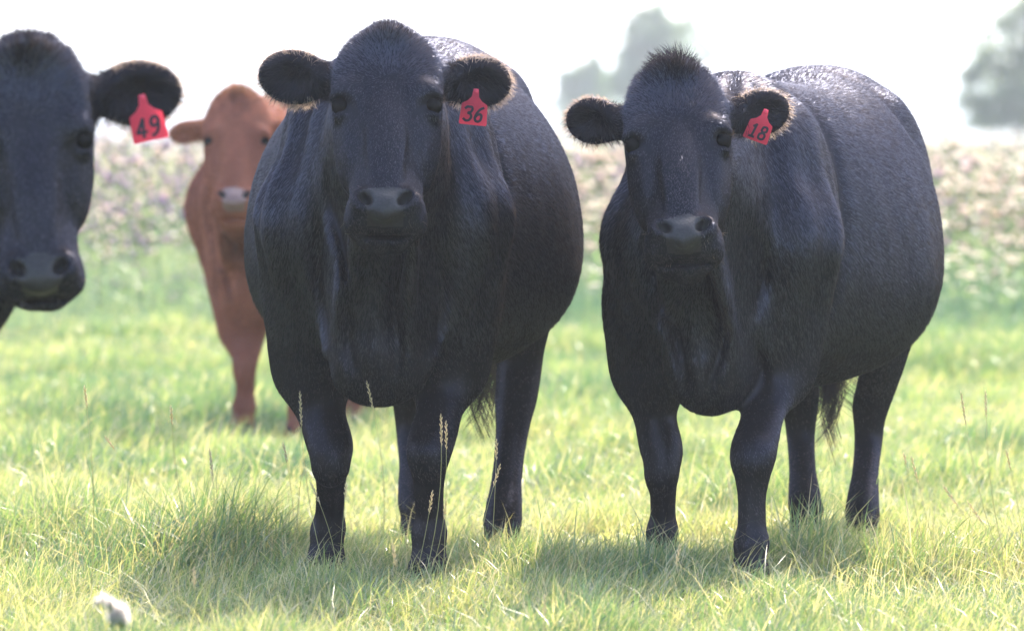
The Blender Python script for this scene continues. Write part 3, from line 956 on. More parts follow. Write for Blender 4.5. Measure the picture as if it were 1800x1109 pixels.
    # eyes with lids and lashes
    for sx in (-1, 1):
        Mh = Matrix([hx, hv, hu]).transposed()
        sphere_mesh('eye', .0215 * hs, m_eye, root, Vector(H(sx * .108, .011, .178)), 20, M=Mh)
    # hooves
    if legs:
        for i in range(4):
            f = W(feet[i])
            parts_ = []
            for sx in (-1, 1):
                c0 = np.array([f[0] + sx * .024 * s, f[1] - .012 * s, f[2]])
                prof = [(-.012, .027, .056), (.008, .027, .054), (.025, .0255, .048), (.040, .023, .042), (.044, .016, .03)]
                Vh = []
                for (z, rx, ry) in prof:
                    for k in range(12):
                        a = 2 * math.pi * k / 12
                        Vh.append(c0 + np.array([math.cos(a) * rx * s, (math.sin(a) * ry - .012 * (z < .03)) * s, z * s]))
                Fh = [[j*12+k, j*12+(k+1) % 12, (j+1)*12+(k+1) % 12, (j+1)*12+k] for j in range(4) for k in range(12)]
                parts_.append((np.array(Vh), [np.array(Fh)]))
            Vh, Fh = merge(parts_)
            mesh_np('hoof', Vh, Fh, m_hoof, root)
    # ---------------------------------------------------------------- coat
    fn_ = face_normals(V, F); area = np.linalg.norm(fn_, axis=1) * .5; fn_ = norm(fn_)
    zs_ = fc[:, 2]
    inhead = (q[:, 2] > -.12) & (q[:, 2] < .56) & (np.abs(q[:, 0]) < .15) & (q[:, 1] > -.20)
    earm = np.zeros(len(F), bool); earw = {}
    for (sx, cc, EM, ln, wd) in earinfo:
        e = (fc - cc) @ EM.T
        m_ = (((e[:, 0] / (ln * 1.15)) ** 2 + (e[:, 1] / (wd * 1.2)) ** 2) < 1) & (np.abs(e[:, 2]) < .07)
        earm |= m_; earw[sx] = (m_, e)
    # flow directions
    side_ = np.sign(fc[:, 0]) + (fc[:, 0] == 0)
    G_ = np.stack([0 * zs_, 1.0 + 0 * zs_, -.55 - .5 * np.clip((1.0 - zs_ / s) * 2, 0, 1)], -1)
    legm = zs_ < .60 * s
    G_[legm] = [0, .15, -1]
    front = fc[:, 1] < -.05 * s
    G_[front] = np.stack([side_[front] * .25, .25 + 0 * side_[front], -1 + 0 * side_[front]], -1)
    wu = .135
    fx = np.clip(q[:, 0] / .09, -1, 1)
    down = np.clip((q[:, 2] - wu) / .03, -1, 1)
    Gh = HM[2][None] * np.where(down > 0, down, down * .55)[:, None] + HM[0][None] * (fx * np.where(down > 0, .35, .9))[:, None]
    G_[inhead] = Gh[inhead]
    for sx in (-1, 1):
        m_, e = earw[sx]
        EM = [ei for ei in earinfo if ei[0] == sx][0][2]
        rad = EM[0][None] * (e[:, :1] / .1 + .25) + EM[1][None] * (e[:, 1:2] / .08)
        G_[m_] = rad[m_]
    G_ = G_ + .16 * np.stack([vnoise(fc, 34 + sd, 5.), vnoise(fc, 35 + sd, 5.), vnoise(fc, 36 + sd, 5.)], -1) + .15 * np.stack([vnoise(fc, 31 + sd, 14.), vnoise(fc, 32 + sd, 14.), vnoise(fc, 33 + sd, 14.)], -1)
    skip = (mi > 0)
    for sx in (-1, 1):
        skip |= np.linalg.norm(q - np.array([sx * .112, .008, .178]), axis=1) < .026
        tt = np.clip(((q[:, 0] * sx - .066) * .046 + (q[:, 2] - .212) * -.05) / (.046 ** 2 + .05 ** 2), 0, 1)
        dl = np.hypot(q[:, 0] * sx - .066 - .046 * tt, q[:, 2] - .212 + .05 * tt)
        skip |= (dl < .0065 * (1.15 - .6 * np.abs(tt - .6))) & (q[:, 1] > 0) & inhead
    skip |= (zs_ < .06)
    dens = np.where(inhead, 95000., 52000.) * hair
    dens = np.where(earm, 52000. * hair, dens)
    dens = dens * np.where(fn_[:, 1] > .45, .2, 1.0) * (~skip)
    if not body_vis: dens = dens * np.where(fc[:, 1] > -.1, .08, 1)
    def grow(dn, Lf, Wf, lift, mat, name, bend=.35, seg=2, roll=.5, grav=0.0, jit=.22, G2=None):
        ex = area * dn
        n_ = rng.poisson(ex)
        fi = np.repeat(np.arange(len(F)), n_)
        if len(fi) == 0: return
        a, b_ = rng.uniform(0, 1, (2, len(fi), 1))
        P = (V[F[fi, 0]] * (1 - a) + V[F[fi, 1]] * a) * (1 - b_) + (V[F[fi, 3]] * (1 - a) + V[F[fi, 2]] * a) * b_
        n0 = fn_[fi]; g_ = (G_ if G2 is None else G2)[fi] + rng.normal(0, jit, (len(fi), 3))
        g_ = norm(g_ - n0 * (g_ * n0).sum(1, keepdims=True))
        lf = (lift if np.isscalar(lift) else lift[fi])
        lf = np.atleast_1d(lf) * rng.uniform(.6, 1.5, len(fi))
        D_ = norm(g_ * np.cos(lf)[:, None] + n0 * np.sin(lf)[:, None])
        L_ = (Lf if np.isscalar(Lf) else Lf[fi]) * rng.uniform(.55, 1.2, len(fi))
        W_ = (Wf if np.isscalar(Wf) else Wf[fi]) * rng.uniform(.7, 1.3, len(fi))
        Vs, Fs_, al, nv = strands(P - n0 * .001, n0, D_, L_, W_, bend, seg, roll, grav)
        sc_ = np.where((P[:, 1:2] > .1 * s) & (P[:, 2:3] > .6 * s), np.array([[60., 22., 60.]]), np.array([[75., 60., 14.]]))
        tn = np.repeat(np.clip(.42 + .30 * vnoise(P * sc_, 41, 1.) + .14 * vnoise(P, 42, 7.) + rng.normal(0, .13, len(fi)), 0, 1), nv)
        return mesh_np(name, Vs, Fs_, mat, root, attrs={'along': al, 'tint': tn})
    mh = m_hbrown if brown else m_hblack
    Ln = np.where(inhead, .012, .027)
    belly_ = (fn_[:, 2] < -.35) & (zs_ > .42 * s)
    Ln = np.where(belly_, .026, Ln)
    Ln = np.where(legm, .013, Ln)
    poll_m = inhead & (q[:, 2] < .10) & (q[:, 1] > -.12)
    Ln = np.where(inhead, .010 + .014 * np.clip((.13 - q[:, 2]) / .12, 0, 1) * np.clip((q[:, 1] + .14) / .05, 0, 1), Ln)
    lift = np.where(inhead, .24, .15)
    lift = np.where(belly_, .3, lift); lift = np.where(inhead, .28 + .16 * np.clip((.13 - q[:, 2]) / .12, 0, 1), lift)
    G_[~earm] = relax(norm(G_), F, len(V), 30)[~earm]
    Ln = relax(Ln, F, len(V), 40); lift = relax(lift, F, len(V), 40)
    Wn = relax(np.where(inhead, .0010, .0014), F, len(V), 20)
    dens = np.where(skip, 0, relax(dens, F, len(V), 8))
    grow(dens * (~earm), Ln, Wn, lift, mh, 'coat_hair', bend=.08, roll=.30, jit=.10)
    # ears: dense dark hair with a long pale fringe at the rim
    rim = np.zeros(len(F), bool)
    for (sx, cc, EM, ln, wd) in earinfo:
        m_, e = earw[sx]
        rr = np.sqrt((e[:, 0] / ln) ** 2 + (e[:, 1] / wd) ** 2)
        rim |= m_ & (rr > .80) & (e[:, 0] > -.6 * ln)
    grow(dens * (earm & ~rim), np.full(len(F), .036), .0012, .7, m_hbrown if brown else m_hdark, 'ear_hair', roll=.8, grav=.2)
    grow(np.where(rim, 50000. * hair, 0), .034, .0009, .5, m_hbrown if brown else m_hear, 'ear_fringe', roll=1.2, grav=.15, seg=3)
    # forelock
    G2 = norm(HM[2][None] * -.9 + HM[0][None] * (q[:, :1] * 9) + HM[1][None] * .25) + 0 * fc
    tm = (q[:, 2] < .025) & (q[:, 2] > -.08) & (np.abs(q[:, 0]) < .07) & (q[:, 1] > -.11)
    rr = np.clip(1 - np.hypot(q[:, 0] / .095, (q[:, 2] - .08 + .09 * crown) / (.06 * crown)), 0, 1) * (q[:, 1] > -.13) * (q[:, 1] < .08)
    G2 = G2 + .9 * np.stack([vnoise(fc, 51 + sd, 70.), vnoise(fc, 52 + sd, 70.), .4 * vnoise(fc, 53 + sd, 70.)], -1)
    grow(60000. * hair * min(tuft, 1.6) * rr ** .8, .016 + (.012 + .024 * tuft) * rr, .0013, .85, (mh if brown else m_hdark), 'forelock', bend=.2, seg=3, roll=.8, jit=.22, G2=G2)
    G3 = norm(HM[2][None] * 1.0 + HM[0][None] * (q[:, :1] * 3)) + 0 * fc
    G3 = G3 + .25 * np.stack([vnoise(fc, 54 + sd, 45.), 0 * zs_, 0 * zs_], -1)
    r3 = np.clip(1 - np.hypot(q[:, 0] / .075, (q[:, 2] - .03) / .075), 0, 1) * (q[:, 1] > .0) * inhead
    grow(45000. * hair * tuft * r3, .02 + .032 * r3, .0012, .22, mh, 'forelock', bend=.1, seg=3, roll=.8, jit=.16, G2=G3)
    # whiskers and lashes
    if not brown:
        wm = (q[:, 2] > .42) & (np.abs(q[:, 1]) < .07) & (np.abs(q[:, 0]) > .03) & (mi == 0)
        grow(np.where(wm, 350. * hair, 0), .030, .0005, 1.0, m_hear, 'whiskers', bend=.3, seg=3, roll=1)
    lm_ = np.zeros(len(F), bool)
    for sx in (-1, 1):
        lm_ |= (np.linalg.norm(q - np.array([sx * .118, .010, .160]), axis=1) < .016)
    G4 = HM[2][None] * .3 + HM[1][None] * .6 + HM[0][None] * side_[:, None] + 0 * fc
    grow(np.where(lm_, 60000., 0), .022, .0011, .9, mh, 'eyelashes', bend=.2, seg=3, roll=.5, G2=G4)
    # tail switch: long wavy locks
    n_ = 420
    t0 = np.array([tx, ty + .1, .66 * s])
    P = t0 + rng.normal(0, .010, (n_, 3)) + np.array([0, 0, 1]) * rng.uniform(-.02, .16, (n_, 1))
    Ls = rng.uniform(.22, .42, n_); lk = rng.integers(0, 7, n_); ph = lk * .9
    seg = 9; pts = []; al = []
    spread = rng.normal(0, .035, (7, 2))[lk] + rng.normal(0, .006, (n_, 2)); amp = np.array([.008, .014, .02, .01, .024, .012, .016])[lk]; Ls = np.array([.38, .42, .3, .45, .34, .24, .4])[lk] * rng.uniform(.85, 1, n_)
    wd_ = rng.uniform(.0012, .0022, n_)
    for k in range(seg + 1):
        t = k / seg
        c = P.copy()
        c[:, 2] -= Ls * t
        c[:, 0] += spread[:, 0] * t + amp * np.sin(ph + t * 11) * t * 2
        c[:, 1] += spread[:, 1] * t + amp * np.cos(ph + t * 11) * t * 2
        w_ = wd_ * (1 - t * .7)
        pts += [c - np.array([1, .2, 0]) * w_[:, None], c + np.array([1, .2, 0]) * w_[:, None]]; al += [t, t]
    nv = 2 * (seg + 1)
    Vt = np.stack(pts, 1).reshape(-1, 3); base_ = (np.arange(n_) * nv)[:, None]
    Ft = np.concatenate([base_ + np.array([[2*k, 2*k+1, 2*k+3, 2*k+2]]) for k in range(seg)])
    mesh_np('tail_switch', Vt, [Ft], m_hbrown if brown else m_hdark, root, attrs={'along': np.tile(np.array(al), n_), 'tint': np.full(len(Vt), .4)})
    # ---------------------------------------------------------------- ear tag
    if tagside is not None:
        ei = [e for e in earinfo if e[0] == tagside][0]
        o1, u2, f3 = [Vector(a) for a in ei[2]]
        pos = Vector(ei[1]) + f3 * (.030 * hs + tag_off[1]) + Vector((1, 0, 0)) * tag_off[0] + Vector((0, 0, 1)) * tag_off[2]
        k = tag_scale
        outl = [(-.007, 0), (-.009, -.014), (-.010, -.022), (-.020, -.034), (-.034, -.042), (-.036, -.046), (-.039, -.097), (-.036, -.101), (.036, -.101), (.039, -.097), (.036, -.046), (.034, -.042), (.020, -.034), (.010, -.022), (.009, -.014), (.007, 0)]
        bm = bmesh.new()
        def bulge(x, z): return -.006 * math.cos(x / .04 * 1.2) + .004 * math.sin(z * 40)
        # grid-like tag: rows between the left and right outline
        zz = [0, -.008, -.014, -.022, -.028, -.034, -.042, -.046, -.055, -.065, -.075, -.085, -.097, -.101]
        lz = [a[1] for a in outl[:8]]; lx = [a[0] for a in outl[:8]]
        rows = []
        for z in zz:
            xl = np.interp(-z, [-a for a in lz], lx)
            rows.append([bm.verts.new((xl * (1 - 2 * j / 8) * k, bulge(xl * (1 - 2 * j / 8), z) * k, z * k)) for j in range(9)])
        for a_, b_ in zip(rows[:-1], rows[1:]):
            for j in range(8): bm.faces.new((a_[j], a_[j+1], b_[j+1], b_[j]))
        bmesh.ops.solidify(bm, geom=bm.faces[:], thickness=.0018)
        bmesh.ops.recalc_face_normals(bm, faces=bm.faces[:])
        for f in bm.faces: f.smooth = False
        me = bpy.data.meshes.new('ear_tag'); bm.to_mesh(me); bm.free(); me.materials.append(m_tag)
        to = bpy.data.objects.new('ear_tag', me); C.objects.link(to); to.parent = root
        tz, tr, tt = tag_pose      # turn, lean in the picture plane, tilt back
        Mt = Matrix.Rotation(R(yaw), 3, 'Z') @ Matrix.Rotation(R(tz), 3, 'Z') @ Matrix.Rotation(R(tr), 3, 'Y') @ Matrix.Rotation(R(tt), 3, 'X')
        to.matrix_local = Matrix.Translation(pos) @ Mt.to_4x4()
        # rivet
        rv = sphere_mesh('rivet', .0065, m_tag, to, Vector((0, -.006, -.006)), 14, sc=(1, .6, 1))
        # digits, laid on the bulged face of the tag
        strokes = {'3': [(-.9, .75), (-.4, 1), (.35, 1), (.7, .7), (.5, .3), (-.05, .12), (.5, -.05), (.75, -.45), (.4, -.9), (-.2, -1), (-.9, -.75)],
                   '6': [(.75, 1), (.1, .75), (-.5, .15), (-.75, -.45), (-.45, -.9), (.1, -1), (.6, -.7), (.65, -.25), (.25, .05), (-.3, -.05), (-.65, -.4)],
                   '1': [(-.45, .6), (.1, 1), (.1, -1), None, (-.5, -1), (.7, -1)],
                   '8': [(0, .08), (-.6, .4), (-.5, .85), (0, 1), (.5, .85), (.6, .4), (0, .08), (-.7, -.35), (-.6, -.85), (0, -1), (.6, -.85), (.7, -.35), (0, .08)],
                   '4': [(.3, -1), (.3, 1), (-.75, -.45), (.85, -.45)],
                   '9': [(-.5, -1), (.25, -.7), (.6, .0), (.6, .6), (.2, 1), (-.35, .95), (-.65, .5), (-.4, .08), (.15, .05), (.6, .4)]}
        def write(txt, cx, cz, sx_, sz_, thick, slant, nm):
            Vn, Fn = [], []
            for ci_, ch in enumerate(txt):
                ox = cx + (ci_ - (len(txt) - 1) / 2) * sx_ * 2.35
                segs, cur = [], []
                for p_ in strokes[ch]:
                    if p_ is None: segs.append(cur); cur = []
                    else: cur.append(p_)
                segs.append(cur)
                for sg in segs:
                    sg = np.array(sg, float)
                    if len(sg) > 3:      # round the strokes
                        tq = np.linspace(0, len(sg) - 1, len(sg) * 5)
                        if ch != '4':
                            sg = np.stack([cubic(np.arange(len(sg)), sg[:, 0], tq), cubic(np.arange(len(sg)), sg[:, 1], tq)], -1)
                    X = ox + (sg[:, 0] + slant * sg[:, 1]) * sx_; Z = cz + sg[:, 1] * sz_
                    for i_ in range(len(X) - 1):
                        d_ = np.array([X[i_+1] - X[i_], Z[i_+1] - Z[i_]]); L_ = np.linalg.norm(d_) + 1e-9; d_ = d_ / L_
                        nn = np.array([-d_[1], d_[0]]) * thick
                        a0 = np.array([X[i_], Z[i_]]) - d_ * thick * .5; a1 = np.array([X[i_+1], Z[i_+1]]) + d_ * thick * .5
                        b0 = len(Vn)
                        for p_ in (a0 - nn, a0 + nn, a1 + nn, a1 - nn):
                            Vn.append((p_[0] * k, (bulge(p_[0], p_[1]) - .0022 - .00003 * (i_ % 3) - (.0001 * ci_)) * k, p_[1] * k))
                        Fn.append([b0, b0+1, b0+2, b0+3])
            return mesh_np(nm, np.array(Vn), np.array(Fn), m_ink, to, smooth=False)
        write(number, .0, -.071, .0125, .0195, .0034, .18, 'number')
    print('cow', label, len(V), 'verts', round(time.time() - t_start, 1), 's')
    return root
HERD = 'cattle standing in the pasture'
def G(px, py):                       # ground point under a foot seen at the pixel
    c = ground_at(px, py); c.z = float(ground_z(c.x, c.y)) - .005
    return c
# cow 36
build_cow('large black cow with red ear tag 36, standing in the middle of the herd', (-.335, 16.0, 0), 3.8, HERD,
          feet=[G(570, 1012), G(752, 1026), Vector((-.275, 17.55, -.01)), Vector((-.032, 17.05, -.03))],
          knees=[at(582, 818, 16.05), at(755, 805, 15.85), at(722, 735, 17.75), at(902, 735, 17.3)],
          elbows=[at(548, 640, 16.15), at(790, 640, 16.05), at(730, 600, 17.6), at(915, 610, 17.4)],
          eyes=at(680, 187, 15.25), head=(0, 56, 0), hs=1.08, s=1.06, belly=.98, neck=.95, tagside=1, number='36', seed=1, tuft=.5, brisket=.125, tail_px=at(835, 640, 17.75), tag_off=(-.029, .022, -.008), tag_scale=.92,
          ears={-1: (.094, .064, 3, 25, 0), 1: (.088, .061, -3, 35, 0)}, tag_pose=(0, 6, 0), tail_at=(.02, 1.60))
build_cow('black cow with red ear tag 18, rightmost in the herd, tousled tuft on its poll', (.572, 16.1, 0), 14.5, HERD,
          feet=[G(1158, 1008), G(1318, 1034), G(1420, 962), Vector((1.01, 17.25, -.01))],
          knees=[at(1165, 835, 16.25), at(1325, 800, 15.8), at(1408, 745, 17.5), at(1528, 740, 17.5)],
          elbows=[at(1140, 640, 16.3), at(1368, 640, 16.05), at(1400, 610, 17.4), at(1555, 610, 17.4)],
          crown=1.3, eyes=at(1192, 253, 15.35), head=(-1, 51, -3), hs=1.05, s=1.0, belly=.96, neck=.9, tagside=1, number='18', seed=2, tuft=2.0, brisket=.085, tail_px=at(1468, 640, 17.75), tag_off=(-.016, .030, .006), tag_scale=.86,
          ears={-1: (.076, .058, 8, 25, 0), 1: (.083, .059, 9, 35, 0)}, tag_pose=(6, 20, 4), tail_at=(.10, 1.45))
build_cow('black cow with red ear tag 49, cut off by the left edge, nearest of all', (-1.49, 13.6, 0), -38, HERD,
          feet=[Vector((-1.68, 13.6, 0)), Vector((-1.40, 13.8, 0)), Vector((-2.35, 14.7, 0)), Vector((-2.05, 14.9, 0))],
          knees=[Vector((-1.68, 13.6, .35)), Vector((-1.40, 13.8, .35)), Vector((-2.35, 14.8, .5)), Vector((-2.05, 15.0, .5))],
          elbows=[Vector((-1.66, 13.6, .6)), Vector((-1.38, 13.8, .6)), Vector((-2.35, 14.7, .68)), Vector((-2.05, 14.9, .68))],
          crown=1.15, eyes=at(58, 252, 12.75), head=(4, 76, -3), hs=.98, s=1.0, tagside=1, number='49', seed=3, tuft=1.0, tag_off=(-.018, .022, .002), body_vis=False,
          ears={-1: (.10, .07, 2, 25, 0), 1: (.108, .074, -2, 25, 0)}, tag_pose=(0, -12, 0), tail_at=(.02, 1.5))
build_cow('red-brown young cow with a pink nose, farthest back, behind the cow tagged 36', (-.96, 24.0, 0), 20, HERD,
          feet=[Vector((-1.075, 23.8, 0)), Vector((-.835, 23.5, 0)), Vector((-.57, 25.0, 0)), Vector((-.655, 24.5, 0))],
          knees=[at(432, 650, 23.8), Vector((-.835, 23.6, .35)), Vector((-.57, 25.1, .5)), Vector((-.655, 24.6, .5))],
          elbows=[at(425, 565, 23.9), Vector((-.82, 23.9, .6)), Vector((-.57, 25.0, .68)), Vector((-.645, 24.6, .68))],
          crown=1.4, eyes=at(416, 250, 23.0), head=(0, 52, 0), hs=.99, s=.99, belly=.8, brown=True, h=.0085, hair=.55, seed=4, tuft=1.0,
          ears={-1: (.078, .042, -8, 30, 0), 1: (.078, .042, -4, 30, 0)}, tail_at=(.02, 1.5))
# ------------------------------------------------------------------ trees
m_tree = leaf_mat('tree_leaves', [(0.0, (0.05, 0.10, 0.06)), (0.5, (0.09, 0.15, 0.08)), (1.0, (0.18, 0.21, 0.10))], transl=.5)
m_bark = simple_mat('bark', (0.12, 0.10, 0.085), .9, .1, .5, 3.0)
def tree(label, px, D, hgt, crown, n=9000, leaf=.16, seed=0):
    """crown: list of clumps (dx, z, rx, rz) in metres"""
    r = np.random.default_rng(seed)
    x0 = (px - 900) / FPX * D
    root = empty('tree', (x0, D, 0))
    more = []
    for (dx, z, rx, rz) in crown:
        for j in range(7):
            a = r.uniform(0, 6.28); q_ = r.uniform(.75, 1.15)
            more.append((dx + math.cos(a) * rx * q_, z + math.sin(a) * rz * q_, rx * r.uniform(.15, .34), rz * r.uniform(.15, .34)))
    limbs = crown; crown = crown + more
    tag(root, label, 'tree')
    lst = []
    V, F_ = stem_tube([(0, 0, -.2), (.1, 0, hgt * .3), (-.05, .1, hgt * .6), (.1, 0, hgt * .9)], hgt * .022, hgt * .006, 8); lst.append((V, F_, 0))
    for (dx, z, rx, rz) in limbs:
        zz = max(z * .55, .5)
        V, F_ = stem_tube([(0, 0, zz), (dx * .5, r.normal(0, .2), (zz + z) * .5), (dx, r.normal(0, .3), z)], hgt * .009, hgt * .002, 5); lst.append((V, F_, 0))
    V, Q, T_, ti = cat_parts(lst)
    mesh_np('trunk', V, [Q, T_], m_bark, root)
    tot = sum(c[2] * c[3] for c in crown)
    Ps, tn = [], []
    for (dx, z, rx, rz) in crown:
        m = int(n * rx * rz / tot)
        d = r.normal(size=(m, 3)); d = norm(d) * (.25 + .42 * np.abs(r.normal(size=(m, 1))) ** .8)
        P = d * np.array([rx, rx, rz]) + np.array([dx, r.normal(0, rx * .3), z])
        k = vnoise(P, seed + 5, 2.2 / max(rx, .5)) + .6 * vnoise(P, seed + 6, 6 / max(rx, .5))
        P = P[k > -.25]; k = k[k > -.25]
        Ps.append(P); tn.append(np.clip(.5 + .3 * k + r.normal(0, .15, len(k)), 0, 1))
    P = np.concatenate(Ps); tn = np.concatenate(tn)
    a = norm(r.normal(size=P.shape)); b_ = norm(np.cross(a, r.normal(size=P.shape)))
    sz = leaf * r.uniform(.6, 1.4, (len(P), 1))
    Vq = np.stack([P - a * sz, P - b_ * sz * .5, P + a * sz, P + b_ * sz * .5], 1).reshape(-1, 3)
    mesh_np('crown', Vq, np.arange(len(Vq)).reshape(-1, 4), m_tree, root, attrs={'tint': np.repeat(tn, 4)}, smooth=False)
    return root
k_ = 240 / FPX
def crowd(spec, D):
    """clumps given in photograph pixels (x offset, y, rx, ry) -> metres at distance D"""
    m = D / FPX
    return [(a * m, CAM_Z + (HORIZON - y) * m, b_ * m, c_ * m) for a, y, b_, c_ in spec]
D_ = 160.0
tree('broad leafy tree at the right edge, largest of the trees', 1790, D_, 5.2,
     crowd([(-50, 212, 62, 26), (0, 180, 88, 46), (-85, 170, 30, 32), (0, 75, 62, 62), (-50, 105, 52, 45), (28, 10, 52, 45), (-18, 150, 62, 48), (60, 130, 66, 66), (-62, 188, 40, 30), (8, 205, 72, 34), (72, 50, 55, 55), (-78, 135, 26, 26), (-20, 30, 30, 26)], D_), 40000, .05, 1)
D_ = 240.0
tree('tall slender pale tree behind the head of the cow tagged 18', 1160, D_, 6.2,
     crowd([(0, 62, 60, 40), (-52, 100, 40, 40), (42, 100, 50, 42), (-62, 150, 50, 42), (30, 150, 60, 40), (0, 22, 34, 24), (-38, 60, 40, 34), (42, 52, 42, 30), (8, 92, 46, 38), (-14, 140, 34, 34), (62, 70, 24, 20), (0, 195, 55, 34), (60, 205, 40, 24)], D_), 34000, .08, 2)
tree('small round pale tree left of the head of the cow tagged 18', 1032, D_ + 12, 3.9,
     crowd([(0, 150, 42, 34), (0, 195, 62, 32), (0, 118, 30, 22), (-26, 140, 28, 24), (26, 140, 32, 22), (0, 175, 40, 28), (-38, 165, 16, 14), (-20, 212, 50, 24), (40, 212, 40, 22)], D_ + 12), 24000, .08, 3)

# ------------------------------------------------------------------ single grass stalks with seed heads
m_stalk = leaf_mat('seed_stalk', [(0.0, (0.16, 0.22, 0.07)), (0.5, (0.34, 0.30, 0.16)), (1.0, (0.60, 0.48, 0.36))], transl=.4, gloss=.05)
def stalk(tip, foot, D, label, seedlen=.07, thick=.0009, tint=.35):
    a = at(tip[0], tip[1], D); b_ = at(foot[0], foot[1], D); b_.z = float(ground_z(b_.x, b_.y)) - .01
    root = empty('grass_stalk', b_)
    tag(root, label, 'grass stalk', 'seed headed grass stalks')
    d = np.array(a - b_); L = np.linalg.norm(d)
    bend = np.array([rng.normal(0, .02), rng.normal(0, .02), 0])
    path = lambda t: d * t + bend * math.sin(math.pi * t) * L * 2
    V, F_ = stem_tube([path(t) for t in np.linspace(0, 1, 9)], thick * 1.25, thick * .7, 5)
    mesh_np('stem', V, F_, m_stalk, root, attrs={'tint': np.full(len(V), tint)})
    lst = []
    ns = int(seedlen / .0042)
    for k in range(ns):
        t = 1 - seedlen / L * k / ns
        c = path(t); ax_ = norm(path(min(t + .02, 1.02)) - path(t - .02)); an = k * 2.4
        side = norm(np.cross(ax_, [math.cos(an), math.sin(an), .2]))
        w = .0019 * math.sin(math.pi * (k + 1.5) / (ns + 2)) ** .5 + .0006
        V, F_ = ico(1.0, (0, 0, 0)); V = V * np.array([w * .7, w * .7, .0055])
        z_ = norm(ax_ + side * .35); x_ = norm(np.cross(z_, [0, 1, .3])); y_ = np.cross(z_, x_)
        V = V @ np.array([x_, y_, z_]) + c + side * w
        lst.append((V, F_, rng.uniform(.75, 1)))
    V, Q, T_, ti = cat_parts(lst)
    mesh_np('seed_head', V, [Q, T_], m_stalk, root, attrs={'tint': ti})
    return root
ST = [((527, 690), (582, 940), 15.6, 'arching seed stalk in front of the left foreleg of the cow tagged 36', .09),
      ((546, 848), (596, 950), 15.5, 'short bent seed stalk low before the left foreleg of the cow tagged 36', .06),
      ((608, 850), (590, 960), 15.45, 'short seed stalk at the inner edge of the left foreleg of the cow tagged 36', .04),
      ((645, 672), (658, 960), 15.4, 'tall seed stalk standing before the brisket of the cow tagged 36', .07),
      ((775, 730), (735, 1000), 15.3, 'left one of two tall seed stalks before the right foreleg of the cow tagged 36', .08),
      ((784, 742), (776, 1000), 15.25, 'right one of two tall seed stalks before the right foreleg of the cow tagged 36', .07),
      ((760, 865), (716, 1010), 15.2, 'lower seed stalk leaning over the right foreleg of the cow tagged 36', .06),
      ((784, 880), (728, 1010), 15.1, 'leaning seed stalk below the pair before the right foreleg of cow 36', .05),
      ((873, 775), (858, 960), 15.6, 'seed stalk before the hind leg of the cow tagged 36', .05),
      ((879, 818), (832, 965), 15.5, 'seed stalk leaning to the right before the hind leg of the cow tagged 36', .06),
      ((148, 680), (155, 930), 15.3, 'upright seed stalk among the grass at the far left', .05),
      ((300, 715), (372, 930), 15.8, 'leaning seed stalk above the dark tussock on the left', .05),
      ((368, 790), (378, 935), 15.4, 'upright seed stalk behind the dark tussock on the left', .08),
      ((185, 768), (330, 860), 16.2, 'long flattened seed stalk left of the dark tussock', .04),
      ((1690, 690), (1775, 830), 15.9, 'long leaning seed stalk near the right edge, left of a pair', .09),
      ((1733, 688), (1775, 850), 16.1, 'long seed stalk near the right edge, right of a pair', .07),
      ((1590, 798), (1650, 890), 15.4, 'thick brown headed stalk right of the hind leg of the cow tagged 18', .03),
      ((1603, 803), (1668, 915), 15.35, 'leaning seed stalk right of the hind leg of the cow tagged 18', .07),
      ((1660, 855), (1790, 910), 15.2, 'almost flat seed stalk low at the right edge', .06),
      ((1703, 883), (1800, 925), 15.1, 'lowest flattened seed stalk at the right edge', .06),
      ((498, 780), (515, 960), 15.7, 'thin seed stalk left of the left foreleg of the cow tagged 36', .05),
      ((1770, 792), (1810, 860), 15.5, 'bent seed stalk cut by the right edge', .05),
      ((340, 1000), (352, 1090), 13.6, 'pale seed stalk at the bottom left', .05),
      ((690, 955), (700, 1060), 14.2, 'pale soft seed stalk below the forelegs of the cow tagged 36', .06),
      ((1195, 960), (1180, 1070), 14.3, 'seed stalk by the left forefoot of the cow tagged 18', .05),
      ((958, 1050), (952, 1109), 13.4, 'seed stalk at the bottom centre', .05)]
for tip, ft, D, lb, sl in ST:
    stalk(tip, ft, D, lb, sl)

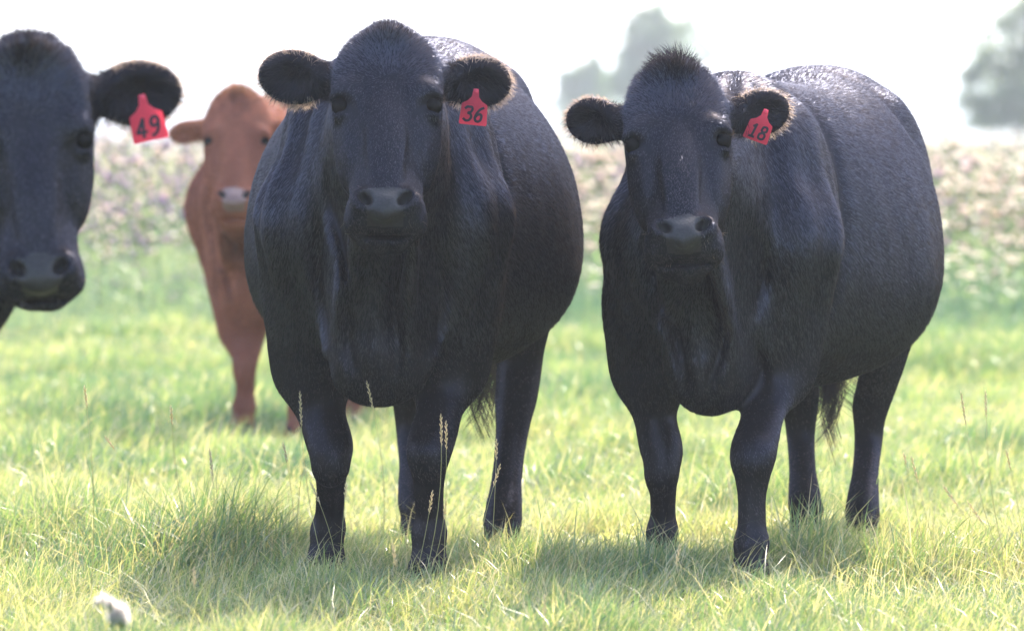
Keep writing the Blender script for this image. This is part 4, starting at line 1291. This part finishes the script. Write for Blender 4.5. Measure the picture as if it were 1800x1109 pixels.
# thistle gone to seed close to the camera, bottom left
m_fluff = leaf_mat('thistle_down', [(0.0, (0.35, 0.25, 0.20)), (1.0, (0.88, 0.85, 0.82))], transl=.8, tcol=(1, .97, .93), tgain=1.0, gloss=.02)
D = 11.3
c1 = at(207, 1078, D); base = Vector((c1.x - .02, D, float(ground_z(c1.x, D)) - .01))
root = empty('seeding_thistle', base)
tag(root, 'white fluffy thistle seed head poking up at the bottom left corner, nearest plant', 'thistle')
gl, fl = [], []
for (px, py, r_) in [(207, 1078, .024), (180, 1053, .013), (170, 1058, .010), (192, 1062, .015), (216, 1090, .015), (198, 1085, .018)]:
    c = np.array(at(px, py, D + rng.normal(0, .01)) - base)
    V, F_ = stem_tube([(0, 0, 0), c * .6 + np.array([.01, 0, 0]), c - np.array([0, 0, r_])], .0022, .0016, 5); gl.append((V, F_, .5))
    V, F_ = ico(r_ * .5, c - np.array([0, 0, r_ * .5]), 1.2, .1); gl.append((V, F_, .4))
    n_ = int(900 * (r_ / .02) ** 2)
    d_ = norm(rng.normal(size=(n_, 3)) + np.array([0, 0, .35]))
    Vs, Fs_, al, nv = strands(np.repeat(c[None], n_, 0), norm(rng.normal(size=(n_, 3))), d_, r_ * rng.uniform(.7, 1.15, n_), np.full(n_, .0012), .1, 2, 1.0)
    for f_ in Fs_: pass
    fl.append((Vs, Fs_, al))
for k in range(8):
    a_ = rng.uniform(0, 6.28); z_ = rng.uniform(.05, .22)
    V, F_ = ribbon((0, 0, z_), (math.cos(a_) * .09, math.sin(a_) * .09, z_ + .04), .02, .002, 3, .02); gl.append((V, F_, rng.uniform(.1, .6)))
V, Q, T_, ti = cat_parts(gl)
mesh_np('foliage', V, [Q, T_], m_weed, root, attrs={'tint': ti})
V, F_ = merge([(a_, b_) for a_, b_, c_ in fl])
mesh_np('seed_fluff', V, F_, m_fluff, root, attrs={'tint': np.clip(np.concatenate([c_ for _, _, c_ in fl]) + .2, 0, 1)})

# ------------------------------------------------------------------ haze
bm = bmesh.new(); bmesh.ops.create_cube(bm, size=1)
me = bpy.data.meshes.new('haze'); bm.to_mesh(me); bm.free()
hz = bpy.data.objects.new('haze', me); C.objects.link(hz)
hz.scale = (6300, 4500, 62); hz.location = (0, 2050, 29.0)
m_haze, nt, out = new_mat('haze')
pv = N(nt, 'ShaderNodeVolumePrincipled'); pv.inputs['Density'].default_value = HAZE
pv.inputs['Color'].default_value = (.88, .92, 1, 1); pv.inputs['Anisotropy'].default_value = .2
nt.links.new(pv.outputs[0], out.inputs['Volume'])
me.materials.append(m_haze)
tag(hz, kind='stuff', label='pale evening haze over the whole pasture', cat='haze')
print('script done')
